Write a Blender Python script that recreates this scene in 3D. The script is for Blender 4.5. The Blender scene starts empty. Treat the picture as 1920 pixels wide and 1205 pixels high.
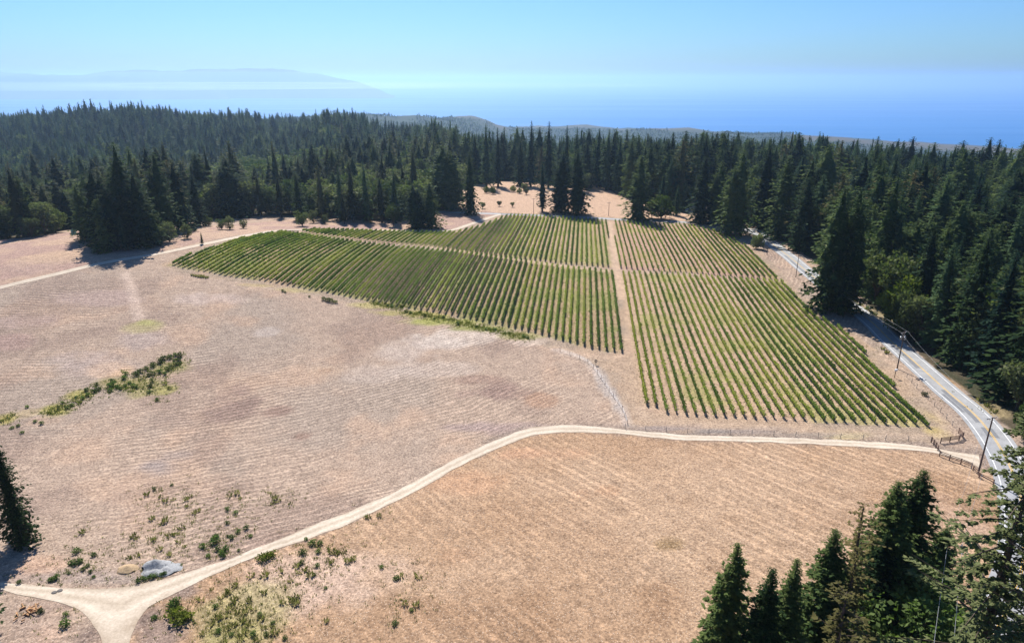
import bpy, math
import numpy as np

# ------------------------------------------------------------------ camera, sky, sun, exposure
sc = bpy.context.scene
CAMZ = 84.0
PITCH = math.radians(19.6)
FPX = 1280.0                       # focal length in pixels of the 1920 px wide photograph
cam_data = bpy.data.cameras.new('camera')
cam_data.sensor_width = 36.0
cam_data.lens = 36.0 * FPX / 1920.0
cam_data.clip_start = 1.0
cam_data.clip_end = 400000.0
cam = bpy.data.objects.new('camera', cam_data)
cam.location = (0, 0, CAMZ)
cam.rotation_euler = (math.pi / 2 - PITCH, 0, 0)
sc.collection.objects.link(cam)
sc.camera = cam

SUN_EL = math.radians(48.0)
SUN_AZ = math.radians(-15.0)       # left of straight ahead (+Y)
SUN_STRENGTH = 4.7
SKY_STRENGTH = 0.055
EXPOSURE = 0.86
HAZE_DENSITY = 7.0e-5

world = bpy.data.worlds.new('World')
sc.world = world
world.use_nodes = True
wn, wl = world.node_tree.nodes, world.node_tree.links
wn.clear()
sky = wn.new('ShaderNodeTexSky')
sky.sky_type = 'NISHITA'
sky.sun_disc = False
sky.sun_elevation = SUN_EL
sky.sun_rotation = SUN_AZ
sky.altitude = 400
sky.air_density = 1.0
sky.dust_density = 0.9
sky.ozone_density = 5.0
bg = wn.new('ShaderNodeBackground')
bg.inputs['Strength'].default_value = SKY_STRENGTH
wo = wn.new('ShaderNodeOutputWorld')
tint = wn.new('ShaderNodeMix'); tint.data_type = 'RGBA'; tint.blend_type = 'MULTIPLY'
tint.inputs[0].default_value = 1.0
tint.inputs[7].default_value = (0.61, 0.95, 1.34, 1)
wl.new(sky.outputs[0], tint.inputs[6])
wl.new(tint.outputs[2], bg.inputs['Color'])
wl.new(bg.outputs[0], wo.inputs['Surface'])

sun_data = bpy.data.lights.new('sun', 'SUN')
sun_data.energy = SUN_STRENGTH
sun_data.angle = math.radians(0.53)
sun_data.color = (1.0, 0.955, 0.89)
sun = bpy.data.objects.new('sun', sun_data)
sun.rotation_euler = (math.pi / 2 - SUN_EL, 0, math.pi - SUN_AZ)
sc.collection.objects.link(sun)

sc.view_settings.view_transform = 'Standard'
sc.view_settings.look = 'None'
sc.view_settings.exposure = EXPOSURE
sc.view_settings.gamma = 1.0
sc.view_settings.use_curve_mapping = False
sc.render.engine = 'CYCLES'
cy = sc.cycles
cy.use_denoising = True
cy.max_bounces = 6
cy.diffuse_bounces = 3
cy.glossy_bounces = 2
cy.transmission_bounces = 3
cy.volume_bounces = 1
cy.transparent_max_bounces = 6
cy.use_adaptive_sampling = False
cy.sample_clamp_indirect = 6.0
cy.caustics_reflective = False
cy.caustics_refractive = False

# ------------------------------------------------------------------ helpers
C = sc.collection
rng = np.random.default_rng(7)


def smooth(a, b, x):
    t = np.clip((np.asarray(x, float) - a) / (b - a), 0, 1)
    return t * t * (3 - 2 * t)


def vnoise(x, y, seed=0):
    """value noise in 0..1, lattice of 1 unit"""
    x = np.asarray(x, float); y = np.asarray(y, float)
    xi = np.floor(x).astype(np.int64); yi = np.floor(y).astype(np.int64)
    fx = x - xi; fy = y - yi
    fx = fx * fx * (3 - 2 * fx); fy = fy * fy * (3 - 2 * fy)

    def h(a, b):
        n = (a * 374761393 + b * 668265263 + seed * 974634541) & 0xffffffff
        n = ((n ^ (n >> 13)) * 1274126177) & 0xffffffff
        return ((n ^ (n >> 16)) & 0xffff) / 65535.0
    return (h(xi, yi) * (1 - fx) + h(xi + 1, yi) * fx) * (1 - fy) + (h(xi, yi + 1) * (1 - fx) + h(xi + 1, yi + 1) * fx) * fy


def fbm(x, y, seed=0, octaves=4):
    s = 0; a = 0.5; t = 0
    for o in range(octaves):
        s = s + a * vnoise(x, y, seed + o * 17); t += a
        x = x * 2.03 + 11.3; y = y * 2.03 - 7.7; a *= 0.5
    return s / t


def in_poly(x, y, poly):
    x = np.asarray(x); y = np.asarray(y)
    inside = np.zeros(x.shape, bool)
    n = len(poly)
    for i in range(n):
        x0, y0 = poly[i]; x1, y1 = poly[(i + 1) % n]
        if y0 == y1:
            continue
        c = ((y0 > y) != (y1 > y)) & (x < (x1 - x0) * (y - y0) / (y1 - y0) + x0)
        inside ^= c
    return inside


def make_obj(name, me, mat=None, parent=None, loc=None):
    o = bpy.data.objects.new(name, me)
    C.objects.link(o)
    if mat is not None and me is not None and not me.materials:
        me.materials.append(mat)
    if parent is not None:
        o.parent = parent
    if loc is not None:
        o.location = loc
    return o


def empty(name, loc=(0, 0, 0), rz=0.0, scale=None):
    o = bpy.data.objects.new(name, None)
    o.empty_display_size = 0.3
    C.objects.link(o)
    o.location = loc
    o.rotation_euler = (0, 0, rz)
    if scale is not None:
        o.scale = scale
    return o


def tag(o, label=None, cat=None, group=None, kind=None):
    if label: o['label'] = label
    if cat: o['category'] = cat
    if group: o['group'] = group
    if kind: o['kind'] = kind
    return o


def np_mesh(name, verts, faces, smooth_shade=False):
    """verts (n,3), faces (m,k) with k = 3 or 4, or a list of such arrays"""
    verts = np.asarray(verts, np.float32)
    fl = faces if isinstance(faces, list) else [faces]
    fl = [np.asarray(f, np.int32) for f in fl if len(f)]
    me = bpy.data.meshes.new(name)
    me.vertices.add(len(verts))
    me.vertices.foreach_set('co', verts.ravel())
    li = np.concatenate([f.ravel() for f in fl])
    sizes = np.concatenate([np.full(len(f), f.shape[1], np.int32) for f in fl])
    me.loops.add(len(li))
    me.loops.foreach_set('vertex_index', li)
    me.polygons.add(len(sizes))
    st = np.zeros(len(sizes), np.int32); st[1:] = np.cumsum(sizes)[:-1]
    me.polygons.foreach_set('loop_start', st)
    me.polygons.foreach_set('loop_total', sizes)
    if smooth_shade:
        me.polygons.foreach_set('use_smooth', np.ones(len(sizes), bool))
    me.update(calc_edges=True)
    me.validate()
    return me


class MB:
    """collects simple shapes into one mesh"""
    def __init__(self):
        self.v = []; self.f = []

    def add(self, v, f):
        b = len(self.v)
        self.v += [tuple(p) for p in v]
        self.f += [tuple(i + b for i in q) for q in f]
        return self

    def box(self, c, s, rz=0.0):
        cx, cy_, cz = c; sx, sy, sz = (k / 2 for k in s)
        ca, sa = math.cos(rz), math.sin(rz)
        v = []
        for dz in (-sz, sz):
            for dx, dy in ((-sx, -sy), (sx, -sy), (sx, sy), (-sx, sy)):
                v.append((cx + dx * ca - dy * sa, cy_ + dx * sa + dy * ca, cz + dz))
        return self.add(v, [(3, 2, 1, 0), (4, 5, 6, 7), (0, 1, 5, 4), (1, 2, 6, 5), (2, 3, 7, 6), (3, 0, 4, 7)])

    def tube(self, pts, radii, n=8, caps=True):
        pts = [np.array(p, float) for p in pts]
        rings = []
        for i, p in enumerate(pts):
            d = pts[min(i + 1, len(pts) - 1)] - pts[max(i - 1, 0)]
            d = d / (np.linalg.norm(d) + 1e-9)
            a = np.array((1, 0, 0)) if abs(d[2]) > 0.7 else np.array((0, 0, 1.0))
            u = np.cross(d, a); u /= np.linalg.norm(u); w = np.cross(d, u)
            r = radii[i] if hasattr(radii, '__len__') else radii
            rings.append([p + r * (math.cos(t) * u + math.sin(t) * w) for t in np.linspace(0, 2 * math.pi, n, endpoint=False)])
        v = [q for rg in rings for q in rg]
        f = []
        for i in range(len(pts) - 1):
            for k in range(n):
                k2 = (k + 1) % n
                f.append((i * n + k, i * n + k2, (i + 1) * n + k2, (i + 1) * n + k))
        if caps:
            f.append(tuple(range(n - 1, -1, -1)))
            f.append(tuple((len(pts) - 1) * n + k for k in range(n)))
        return self.add(v, f)

    def mesh(self, name):
        me = bpy.data.meshes.new(name)
        me.from_pydata(self.v, [], self.f)
        me.update()
        return me


def box_beam(p, q, w, h):
    """square beam from p to q as a MB"""
    p = np.array(p, float); q = np.array(q, float)
    d = q - p; d /= np.linalg.norm(d)
    up = np.array((0, 0, 1.0)); s = np.cross(d, up)
    if np.linalg.norm(s) < 1e-3: s = np.array((1.0, 0, 0))
    s /= np.linalg.norm(s); u = np.cross(s, d)
    v = []
    for e in (p, q):
        for a, b in ((-1, -1), (1, -1), (1, 1), (-1, 1)):
            v.append(e + s * a * w / 2 + u * b * h / 2)
    m = MB()
    return m.add(v, [(0, 1, 2, 3), (7, 6, 5, 4), (0, 4, 5, 1), (1, 5, 6, 2), (2, 6, 7, 3), (3, 7, 4, 0)])


# ------------------------------------------------------------------ terrain height
R_K = np.array([0, 450, 600, 800, 1000, 1300, 1600, 2000, 2600, 3300, 4000, 4800, 5600, 6400, 7200, 9000, 14000], float)
AZ_T = {
    -60: [0, 0, -4, -10, -10, -2, 0, -40, -100, -96, -140, -190, -230, -270, -380, -430, -440],
    -37: [0, 0, -9, -26, -32, -30, -30, -40, -100, -92, -140, -190, -230, -270, -380, -430, -440],
    -30: [0, 0, -8, -24, -28, -18, -16, -40, -105, -110, -140, -190, -230, -270, -380, -430, -440],
    -24: [0, 0, -8, -24, -28, -18, -16, -45, -110, -130, -140, -190, -240, -280, -390, -430, -440],
    -18: [0, 0, -6, -18, -22, -18, -22, -60, -120, -140, -130, -180, -250, -300, -400, -430, -440],
    -12: [0, 0, -5, -12, -16, -18, -50, -95, -140, -150, -118, -185, -250, -300, -400, -430, -440],
    -7:  [0, 0, -5, -14, -22, -34, -65, -105, -150, -170, -128, -195, -260, -310, -400, -430, -440],
    -3:  [0, 0, -4, -15, -30, -50, -80, -120, -175, -205, -180, -165, -265, -330, -405, -430, -440],
    0:   [0, 0, -3, -15, -35, -60, -90, -130, -190, -240, -270, -275, -287, -330, -410, -430, -440],
    6:   [0, 0, -3, -16, -36, -64, -95, -140, -200, -250, -270, -275, -264, -330, -410, -430, -440],
    10:  [0, 0, -3, -18, -38, -68, -100, -150, -210, -250, -240, -226, -300, -350, -410, -430, -440],
    14:  [0, 0, -3, -20, -42, -74, -105, -155, -215, -255, -250, -226, -300, -350, -410, -430, -440],
    17:  [0, 0, -2, -20, -44, -78, -110, -160, -220, -262, -285, -272, -320, -370, -410, -430, -440],
    21:  [0, 0, -2, -20, -44, -80, -115, -165, -225, -265, -262, -262, -320, -380, -415, -430, -440],
    25:  [0, 0, -2, -20, -44, -80, -115, -165, -225, -265, -262, -264, -330, -390, -415, -430, -440],
    29:  [0, 0, -2, -20, -44, -80, -115, -168, -230, -280, -300, -320, -350, -400, -420, -430, -440],
    37:  [0, 0, -2, -20, -44, -80, -115, -170, -230, -290, -310, -330, -345, -410, -420, -430, -440],
    60:  [0, 0, -2, -20, -44, -80, -115, -170, -230, -290, -310, -330, -345, -410, -420, -430, -440],
}
_azs = np.array(sorted(AZ_T), float)
_tab = np.array([AZ_T[int(a)] for a in _azs], float)
_NA, _NR = 241, 500
_ag = np.linspace(-60, 60, _NA)
_rg = np.linspace(0, 14000, _NR) if False else np.geomspace(200, 14000, _NR)
_lut = np.array([np.interp(_rg, R_K, row) for row in _tab])
_lut = np.array([np.interp(_ag, _azs, _lut[:, j]) for j in range(_NR)]).T


def _blur(a, k, axis):
    w = np.exp(-np.linspace(-2, 2, 2 * k + 1) ** 2); w /= w.sum()
    p = np.concatenate([np.repeat(a.take([0], axis), k, axis), a, np.repeat(a.take([-1], axis), k, axis)], axis)
    return np.apply_along_axis(lambda m: np.convolve(m, w, 'valid'), axis, p)


_lut = _blur(_blur(_lut, 5, 1), 4, 0)


def gauss(x, y, cx, cy_, sx, sy, rot=0.0):
    c, s = math.cos(rot), math.sin(rot)
    u = (x - cx) * c + (y - cy_) * s; v = -(x - cx) * s + (y - cy_) * c
    return np.exp(-0.5 * ((u / sx) ** 2 + (v / sy) ** 2))


def zfun(x, y):
    x = np.asarray(x, float); y = np.asarray(y, float)
    r = np.hypot(x, y)
    az = np.degrees(np.arctan2(x, y))
    az = np.clip(az, -59.9, 59.9)
    ia = (az + 60) / 120 * (_NA - 1); i0 = np.clip(ia.astype(int), 0, _NA - 2); fa = ia - i0
    rr = np.clip(r, 200, 13999)
    ir = np.log(rr / 200) / math.log(70) * (_NR - 1); j0 = np.clip(ir.astype(int), 0, _NR - 2); fr = ir - j0
    z = (_lut[i0, j0] * (1 - fa) + _lut[i0 + 1, j0] * fa) * (1 - fr) + (_lut[i0, j0 + 1] * (1 - fa) + _lut[i0 + 1, j0 + 1] * fa) * fr
    near = 1 - smooth(480, 900, r)
    nz = 15.0 * gauss(x, y, -185, 290, 105, 70, 0.15)
    nz = nz + 4.0 * gauss(x, y, 110, 120, 70, 50)
    nz = nz - 2.5 * gauss(x, y, -60, 150, 60, 40)
    nz = nz + 2.0 * gauss(x, y, 40, 300, 60, 60)
    nz = nz - 10.0 * smooth(170, 330, x) * smooth(60, 160, y)
    nz = nz + 0.8 * (fbm(x / 55.0 + 3, y / 55.0, 5, 2) - 0.5)
    far = smooth(900, 2600, r)
    nz2 = (fbm(x / 260.0, y / 260.0, 21, 4) - 0.5) * 44 * smooth(600, 1300, r) + far * (fbm(x / 700.0, y / 700.0, 9, 3) - 0.5) * 50 * (1 - smooth(5200, 7000, r))
    hills = 0.0
    for (a_, r0, h_, sa, sr) in ((-28.5, 1480, 6, 2.2, 220), (-21.8, 1400, 8, 1.6, 200), (-14.0, 1230, 10, 1.8, 180), (-6.2, 1000, 11, 1.8, 160), (-25, 1000, -14, 5, 170), (-36, 1000, -10, 4, 200), (-17.8, 1300, -10, 1.2, 240), (-10, 1150, -10, 1.4, 200), (24, 760, 8, 3, 120), (34, 620, 10, 3, 110)):
        hills = hills + h_ * np.exp(-0.5 * (((az - a_) / sa) ** 2 + ((r - r0) / sr) ** 2))
    return z + nz * near + nz2 + hills


CP, SP = math.cos(PITCH), math.sin(PITCH)


def ray(px, py):
    a = (px - 960.0) / FPX; b = -(py - 602.5) / FPX
    d = np.array((a, CP + b * SP, -SP + b * CP))
    return d / math.hypot(d[0], d[1])       # unit horizontal length


_T = np.concatenate([np.arange(20, 900, 1.0), np.geomspace(900, 9000, 600)])


def g(px, py, lift=0.0):
    """the point of the terrain seen at a pixel of the photograph"""
    d = ray(px, py)
    hz = CAMZ + d[2] * _T - zfun(d[0] * _T, d[1] * _T)
    k = np.argmax(hz <= 0) if (hz <= 0).any() else len(_T) - 1
    k = max(k, 1)
    t0, t1, h0, h1 = _T[k - 1], _T[k], hz[k - 1], hz[k]
    t = t0 + (t1 - t0) * h0 / (h0 - h1 + 1e-12) if h1 <= 0 else t1
    x, y = d[0] * t, d[1] * t
    return np.array((x, y, float(zfun(x, y)) + lift))


def gxy(pts):
    return [tuple(g(*p)[:2]) for p in pts]


def top_height(base, py):
    """height of a vertical thing at base whose top shows at photograph row py"""
    b = -(py - 602.5) / FPX
    s = (-SP + b * CP) / (CP + b * SP)          # slope per unit of forward distance
    return CAMZ + s * base[1] - base[2]


def project(x, y, z):
    zc = z - CAMZ
    dep = y * CP - zc * SP
    return 960 + FPX * x / dep, 602.5 - FPX * (y * SP + zc * CP) / dep, dep


def dense(pts, step):
    """Catmull-Rom through 2-D points, resampled every `step` metres"""
    P = np.array(pts, float)
    P = np.vstack([2 * P[0] - P[1], P, 2 * P[-1] - P[-2]])
    out = []
    for i in range(1, len(P) - 2):
        p0, p1, p2, p3 = P[i - 1], P[i], P[i + 1], P[i + 2]
        n = max(2, int(np.linalg.norm(p2 - p1) / step) + 1)
        for t in np.linspace(0, 1, n, endpoint=False):
            out.append(0.5 * ((2 * p1) + (-p0 + p2) * t + (2 * p0 - 5 * p1 + 4 * p2 - p3) * t * t + (-p0 + 3 * p1 - 3 * p2 + p3) * t ** 3))
    out.append(P[-2])
    return np.array(out)


# ------------------------------------------------------------------ materials
def new_mat(name):
    m = bpy.data.materials.new(name)
    m.use_nodes = True
    nt = m.node_tree
    return m, nt, nt.nodes['Principled BSDF'], nt.nodes['Material Output']


def nd(nt, t, **kw):
    n = nt.nodes.new(t)
    for k, v in kw.items():
        if k.startswith('in_'):
            n.inputs[int(k[3:]) if k[3:].isdigit() else k[3:]].default_value = v
        else:
            setattr(n, k, v)
    return n


def ramp(nt, fac, stops):
    r = nt.nodes.new('ShaderNodeValToRGB')
    e = r.color_ramp.elements
    while len(e) < len(stops): e.new(0.5)
    for k, (p, c) in enumerate(stops):
        e[k].position = p; e[k].color = (*c, 1) if len(c) == 3 else c
    nt.links.new(fac, r.inputs[0])
    return r.outputs[0]


def mixc(nt, fac, a, b, mode='MIX'):
    m = nt.nodes.new('ShaderNodeMix'); m.data_type = 'RGBA'; m.blend_type = mode
    for s, v in ((0, fac), (6, a), (7, b)):
        if hasattr(v, 'links'): nt.links.new(v, m.inputs[s])
        elif s == 0: m.inputs[0].default_value = v
        else: m.inputs[s].default_value = (*v, 1) if len(v) == 3 else v
    return m.outputs[2]


def mth(nt, op, a, b=None, c=None):
    m = nt.nodes.new('ShaderNodeMath'); m.operation = op
    for i, v in enumerate((a, b, c)):
        if v is None: continue
        if hasattr(v, 'links'): nt.links.new(v, m.inputs[i])
        else: m.inputs[i].default_value = v
    return m.outputs[0]


def noise(nt, vec, scale, detail=3.0, rough=0.55):
    n = nt.nodes.new('ShaderNodeTexNoise')
    n.inputs['Scale'].default_value = scale
    n.inputs['Detail'].default_value = detail
    n.inputs['Roughness'].default_value = rough
    if vec is not None: nt.links.new(vec, n.inputs['Vector'])
    return n.outputs['Fac']


def simple_mat(name, col, rough=0.8, var=0.25, scale=3.0, metallic=0.0):
    m, nt, p, o = new_mat(name)
    tc = nd(nt, 'ShaderNodeTexCoord')
    f = noise(nt, tc.outputs['Object'], scale, 4)
    lo = tuple(c * (1 - var) for c in col); hi = tuple(min(1, c * (1 + var)) for c in col)
    nt.links.new(ramp(nt, f, [(0.3, lo), (0.7, hi)]), p.inputs['Base Color'])
    p.inputs['Roughness'].default_value = rough
    p.inputs['Metallic'].default_value = metallic
    return m


def leaf_mat(name, dark, mid, light, trans=0.40, world_scale=0.0, spec=0.08):
    """foliage: tone differs from plant to plant and from spray to spray"""
    m, nt, p, o = new_mat(name)
    oi = nd(nt, 'ShaderNodeObjectInfo')
    geo = nd(nt, 'ShaderNodeNewGeometry')
    tc = nd(nt, 'ShaderNodeTexCoord')
    vec = geo.outputs['Position'] if world_scale else tc.outputs['Object']
    f1 = noise(nt, vec, world_scale or 0.35, 2)
    f2 = noise(nt, vec, 2.3, 2)
    f = mth(nt, 'ADD', mth(nt, 'MULTIPLY', f1, 0.55), mth(nt, 'MULTIPLY', f2, 0.45))
    f = mth(nt, 'ADD', f, mth(nt, 'MULTIPLY', mth(nt, 'SUBTRACT', oi.outputs['Random'], 0.5), 0.62))
    f = mth(nt, 'ADD', f, mth(nt, 'MULTIPLY', mth(nt, 'SUBTRACT', geo.outputs['Random Per Island'], 0.5), 0.35))
    f = mth(nt, 'ADD', f, mth(nt, 'MULTIPLY', mth(nt, 'SUBTRACT', noise(nt, geo.outputs['Position'], .011, 3), .5), .75))
    col = ramp(nt, f, [(0.22, dark), (0.5, mid), (0.82, light)])
    nt.links.new(col, p.inputs['Base Color'])
    p.inputs['Roughness'].default_value = 0.75
    p.inputs['Specular IOR Level'].default_value = spec
    tr = nd(nt, 'ShaderNodeBsdfTranslucent')
    nt.links.new(mixc(nt, 1.0, col, (1.0, 1.15, 0.6), 'MULTIPLY'), tr.inputs[0])
    mx = nd(nt, 'ShaderNodeMixShader', in_0=trans)
    nt.links.new(p.outputs[0], mx.inputs[1]); nt.links.new(tr.outputs[0], mx.inputs[2])
    nt.links.new(mx.outputs[0], o.inputs['Surface'])
    return m


M = {}
M['redwood'] = leaf_mat('redwood_needles', (.010, .027, .010), (.037, .070, .022), (.118, .158, .046))
M['fir'] = leaf_mat('fir_needles', (.009, .030, .019), (.029, .068, .034), (.088, .142, .058))
M['pine'] = leaf_mat('pine_needles', (.026, .036, .015), (.062, .074, .030), (.135, .138, .060))
M['spray'] = leaf_mat('olive_sprays', (.045, .062, .020), (.100, .125, .045), (.190, .210, .090), 0.35)
M['dry'] = leaf_mat('dry_needles', (.050, .045, .016), (.095, .090, .030), (.160, .135, .048), 0.3)
M['oak'] = leaf_mat('oak_leaves', (.035, .055, .018), (.080, .105, .038), (.160, .180, .075))
M['olive'] = leaf_mat('olive_leaves', (.065, .078, .038), (.135, .150, .075), (.235, .245, .130))
M['lime'] = leaf_mat('lime_leaves', (.045, .070, .010), (.100, .130, .020), (.180, .190, .040))
M['bush'] = leaf_mat('bush_leaves', (.060, .098, .030), (.115, .170, .052), (.185, .235, .085))
M['weed'] = leaf_mat('weed_leaves', (.140, .135, .052), (.225, .210, .088), (.320, .280, .140))
M['vine'] = leaf_mat('vine_leaves', (.066, .104, .020), (.142, .205, .040), (.290, .300, .070), 0.58, 0.045)
M['vine_light'] = leaf_mat('young_vine_leaves', (.100, .140, .015), (.180, .220, .024), (.280, .280, .050), 0.45, 0.05)
M['bark'] = simple_mat('bark', (.075, .052, .038), 0.95, 0.4, 1.5)
M['vine_wood'] = simple_mat('vine_wood', (.10, .065, .045), 0.9, 0.3, 2)
M['pole_wood'] = simple_mat('pole_wood', (.12, .085, .065), 0.9, 0.3, 2)
M['rail_wood'] = simple_mat('rail_wood', (.14, .085, .06), 0.85, 0.35, 3)
M['grey_wood'] = simple_mat('grey_wood', (.23, .21, .19), 0.9, 0.3, 3)
M['metal'] = simple_mat('grey_metal', (.32, .33, .34), 0.45, 0.1, 4, 0.6)
M['white_paint'] = simple_mat('white_paint', (.66, .66, .65), 0.7, 0.2, .8)
M['yellow_paint'] = simple_mat('yellow_paint', (.56, .34, .06), 0.7, 0.2, .8)
M['porcelain'] = simple_mat('porcelain', (.45, .47, .5), 0.3, 0.1, 4)
M['gravel_grey'] = simple_mat('grey_gravel', (.27, .27, .265), 0.95, 0.5, 6)
M['gravel_tan'] = simple_mat('tan_gravel', (.36, .25, .14), 0.95, 0.25, 5)
M['cut_wood'] = simple_mat('cut_wood', (.40, .22, .10), 0.9, 0.5, 3.5)
M['rubber'] = simple_mat('rubber', (.025, .025, .026), 0.8, 0.2, 5)
M['tank'] = simple_mat('tank_plastic', (.07, .20, .20), 0.5, 0.1, 2)
M['patch'] = simple_mat('tar_patch', (.15, .152, .158), 0.85, 0.2, 2)
M['car_white'] = simple_mat('car_paint_white', (.75, .76, .78), 0.25, 0.02, 1)
M['glass'] = simple_mat('dark_glass', (.02, .025, .03), 0.08, 0.1, 1)
M['wall_pale'] = simple_mat('pale_wall', (.55, .53, .5), 0.8, 0.08, 1)
M['roof_grey'] = simple_mat('roof_sheet', (.45, .46, .48), 0.5, 0.1, 1)
M['mat_dark'] = simple_mat('dark_plate', (.10, .085, .075), 0.85, 0.2, 3)

# ------------------------------------------------------------------ outlines on the ground (traced, then laid on the terrain)
PX_BLOCKS = {
    'lower_left': [(312, 497), (400, 466), (480, 443), (530, 436), (560, 440), (630, 450), (705, 460), (780, 466), (855, 472), (960, 486), (1010, 495), (1085, 504), (1149, 511),
                   (1166, 662), (1106, 654), (1026, 630), (962, 615), (850, 592), (730, 571), (605, 547), (485, 525), (425, 517), (370, 507)],
    'upper_left': [(562, 435), (592, 431), (730, 435), (855, 436), (900, 425), (937, 410), (957, 404), (1010, 406), (1110, 412), (1137, 415),
                   (1147, 502), (1060, 495), (960, 484), (880, 475), (805, 462), (730, 457), (655, 449), (592, 441)],
    'upper_right': [(1147, 415), (1235, 420), (1285, 422), (1335, 432), (1365, 442), (1410, 470), (1440, 497), (1464, 525), (1435, 523), (1360, 518), (1285, 511), (1210, 507), (1162, 504)],
    'lower_right': [(1165, 511), (1235, 513), (1310, 518), (1385, 523), (1435, 526), (1472, 529), (1502, 563), (1540, 598), (1580, 620), (1604, 642), (1665, 715), (1744, 803),
                    (1722, 800), (1600, 795), (1512, 790), (1427, 786), (1320, 782), (1230, 775), (1208, 765)],
}
BLOCKS = {k: gxy(v) for k, v in PX_BLOCKS.items()}
CLEARING_PX = [(-420, 455), (-120, 448), (0, 450), (75, 442), (130, 430), (200, 430), (300, 432), (330, 420), (400, 410), (500, 403), (600, 408), (700, 415), (800, 410), (845, 385), (850, 352),
               (900, 345), (940, 338), (1000, 343), (1060, 352), (1110, 346), (1170, 366), (1230, 385), (1300, 405), (1380, 412), (1420, 425),
               (1470, 452), (1530, 490), (1600, 548), (1650, 590), (1700, 640), (1752, 690), (1810, 735), (1880, 790), (1950, 850), (2020, 960), (2060, 1100), (2060, 1300)]
CLEARING = gxy(CLEARING_PX[:-1]) + [(75, 60), (70, 20), (60, -60), (-200, -60), (-420, 120)]
HOLLOW = gxy([(1262, 384), (1300, 372), (1345, 380), (1350, 400), (1310, 408)])     # small opening behind the trees by the junction
TRACK_UP = [(-60, 1090), (0, 1092), (75, 1097), (150, 1104), (225, 1102), (275, 1092), (337, 1077), (400, 1058), (480, 1028), (580, 987), (680, 949), (780, 901), (855, 860), (910, 834), (960, 813), (997, 801), (1060, 797),
            (1135, 801), (1200, 807), (1285, 815), (1440, 819), (1590, 826), (1690, 832), (1747, 839), (1790, 846), (1835, 852)]
TRACK_LO = [(-60, 1103), (0, 1106), (45, 1117), (100, 1125), (140, 1141), (162, 1160), (180, 1182), (192, 1210), (206, 1245), (232, 1245), (240, 1210), (250, 1175), (262, 1155), (287, 1132), (337, 1107), (400, 1077), (480, 1043), (580, 1009), (680, 970),
            (780, 920), (817, 899), (880, 865), (960, 829), (1010, 814), (1072, 810), (1135, 812), (1200, 817), (1285, 825), (1440, 829), (1590, 836), (1665, 841), (1740, 847), (1765, 852), (1815, 867), (1838, 880)]
track_up = dense(gxy(TRACK_UP), 2.0)
track_lo = dense(gxy(TRACK_LO), 2.0)
TRACK_POLY = [tuple(p) for p in track_up] + [tuple(p) for p in track_lo[::-1]]
FRONT_FIELD = [tuple(p) for p in track_lo[int(len(track_lo) * 0.15):]] + [(120, 120), (130, 30), (0, 20), (-70, 20)]
ROAD_LEFT_PX = [(1398, 428), (1418, 441), (1444, 462), (1470, 482), (1500, 508), (1545, 544), (1615, 600), (1652, 637), (1690, 672), (1752, 730), (1800, 772), (1830, 808), (1852, 844), (1870, 885), (1881, 930),
                (1884, 975), (1882, 1027), (1871, 1077), (1845, 1132), (1802, 1200), (1750, 1270)]
road_l = dense(gxy(ROAD_LEFT_PX), 3.0)


def offset(line, d):
    t = np.gradient(line, axis=0)
    t /= np.linalg.norm(t, axis=1)[:, None] + 1e-9
    return line + np.stack([-t[:, 1], t[:, 0]], 1) * d      # left of travel for d > 0


LANE = 2.95
road_c = offset(road_l, LANE)                                # travel is towards the camera: its left is the far (east) side
far_road_c = dense(gxy([(560, 433), (700, 427), (838, 399.5), (900, 400), (1000, 403.5), (1100, 408), (1180, 412.5), (1270, 416), (1345, 420), (1398, 427)]), 3.0)[0:]
far_road_c = dense(gxy([(815, 397), (838, 398), (900, 400), (1000, 403.5), (1100, 408), (1180, 412.5), (1270, 416), (1345, 421), (1396, 430), (1420, 440)]), 3.0)
west_path_c = dense(gxy([(-80, 556), (0, 539), (100, 515), (190, 494), (300, 475), (400, 454), (470, 440), (525, 432), (600, 430), (700, 431.5), (780, 432.5), (842, 432), (880, 421), (915, 409), (938, 402)]), 3.0)

def _dir(a, b):
    d = np.array(g(*a)[:2]) - np.array(g(*b)[:2])
    return d / np.linalg.norm(d)


ROW_DIR = _dir((1141, 416), (1168, 662)) + 2 * _dir((1166, 513), (1212, 765)) + _dir((1520, 590), (1742, 802)); ROW_DIR /= np.linalg.norm(ROW_DIR)
print('row directions', [round(math.degrees(math.atan2(*_dir(a, b))), 2) for a, b in (((1141, 416), (1168, 662)), ((1166, 513), (1212, 765)), ((1520, 590), (1742, 802)), ((1146, 416), (1163, 505)), ((500, 445), (372, 507)))])
ROW_PERP = np.array((ROW_DIR[1], -ROW_DIR[0]))               # to the right


def dist_to_line(x, y, line):
    """distance from many points to a polyline (coarse: nearest vertex)"""
    best = np.full(x.shape, 1e9)
    for p in line:
        best = np.minimum(best, (x - p[0]) ** 2 + (y - p[1]) ** 2)
    return np.sqrt(best)


# ------------------------------------------------------------------ the ground sheet
def axis(lo, hi, step, out_lo, out_hi, grow=1.09):
    mid = np.arange(lo, hi + step * .5, step)
    up = []; s = step; v = mid[-1]
    while v < out_hi:
        s *= grow; v += s; up.append(v)
    dn = []; s = step; v = mid[0]
    while v > out_lo:
        s *= grow; v -= s; dn.append(v)
    return np.array(dn[::-1] + list(mid) + up)


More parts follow.
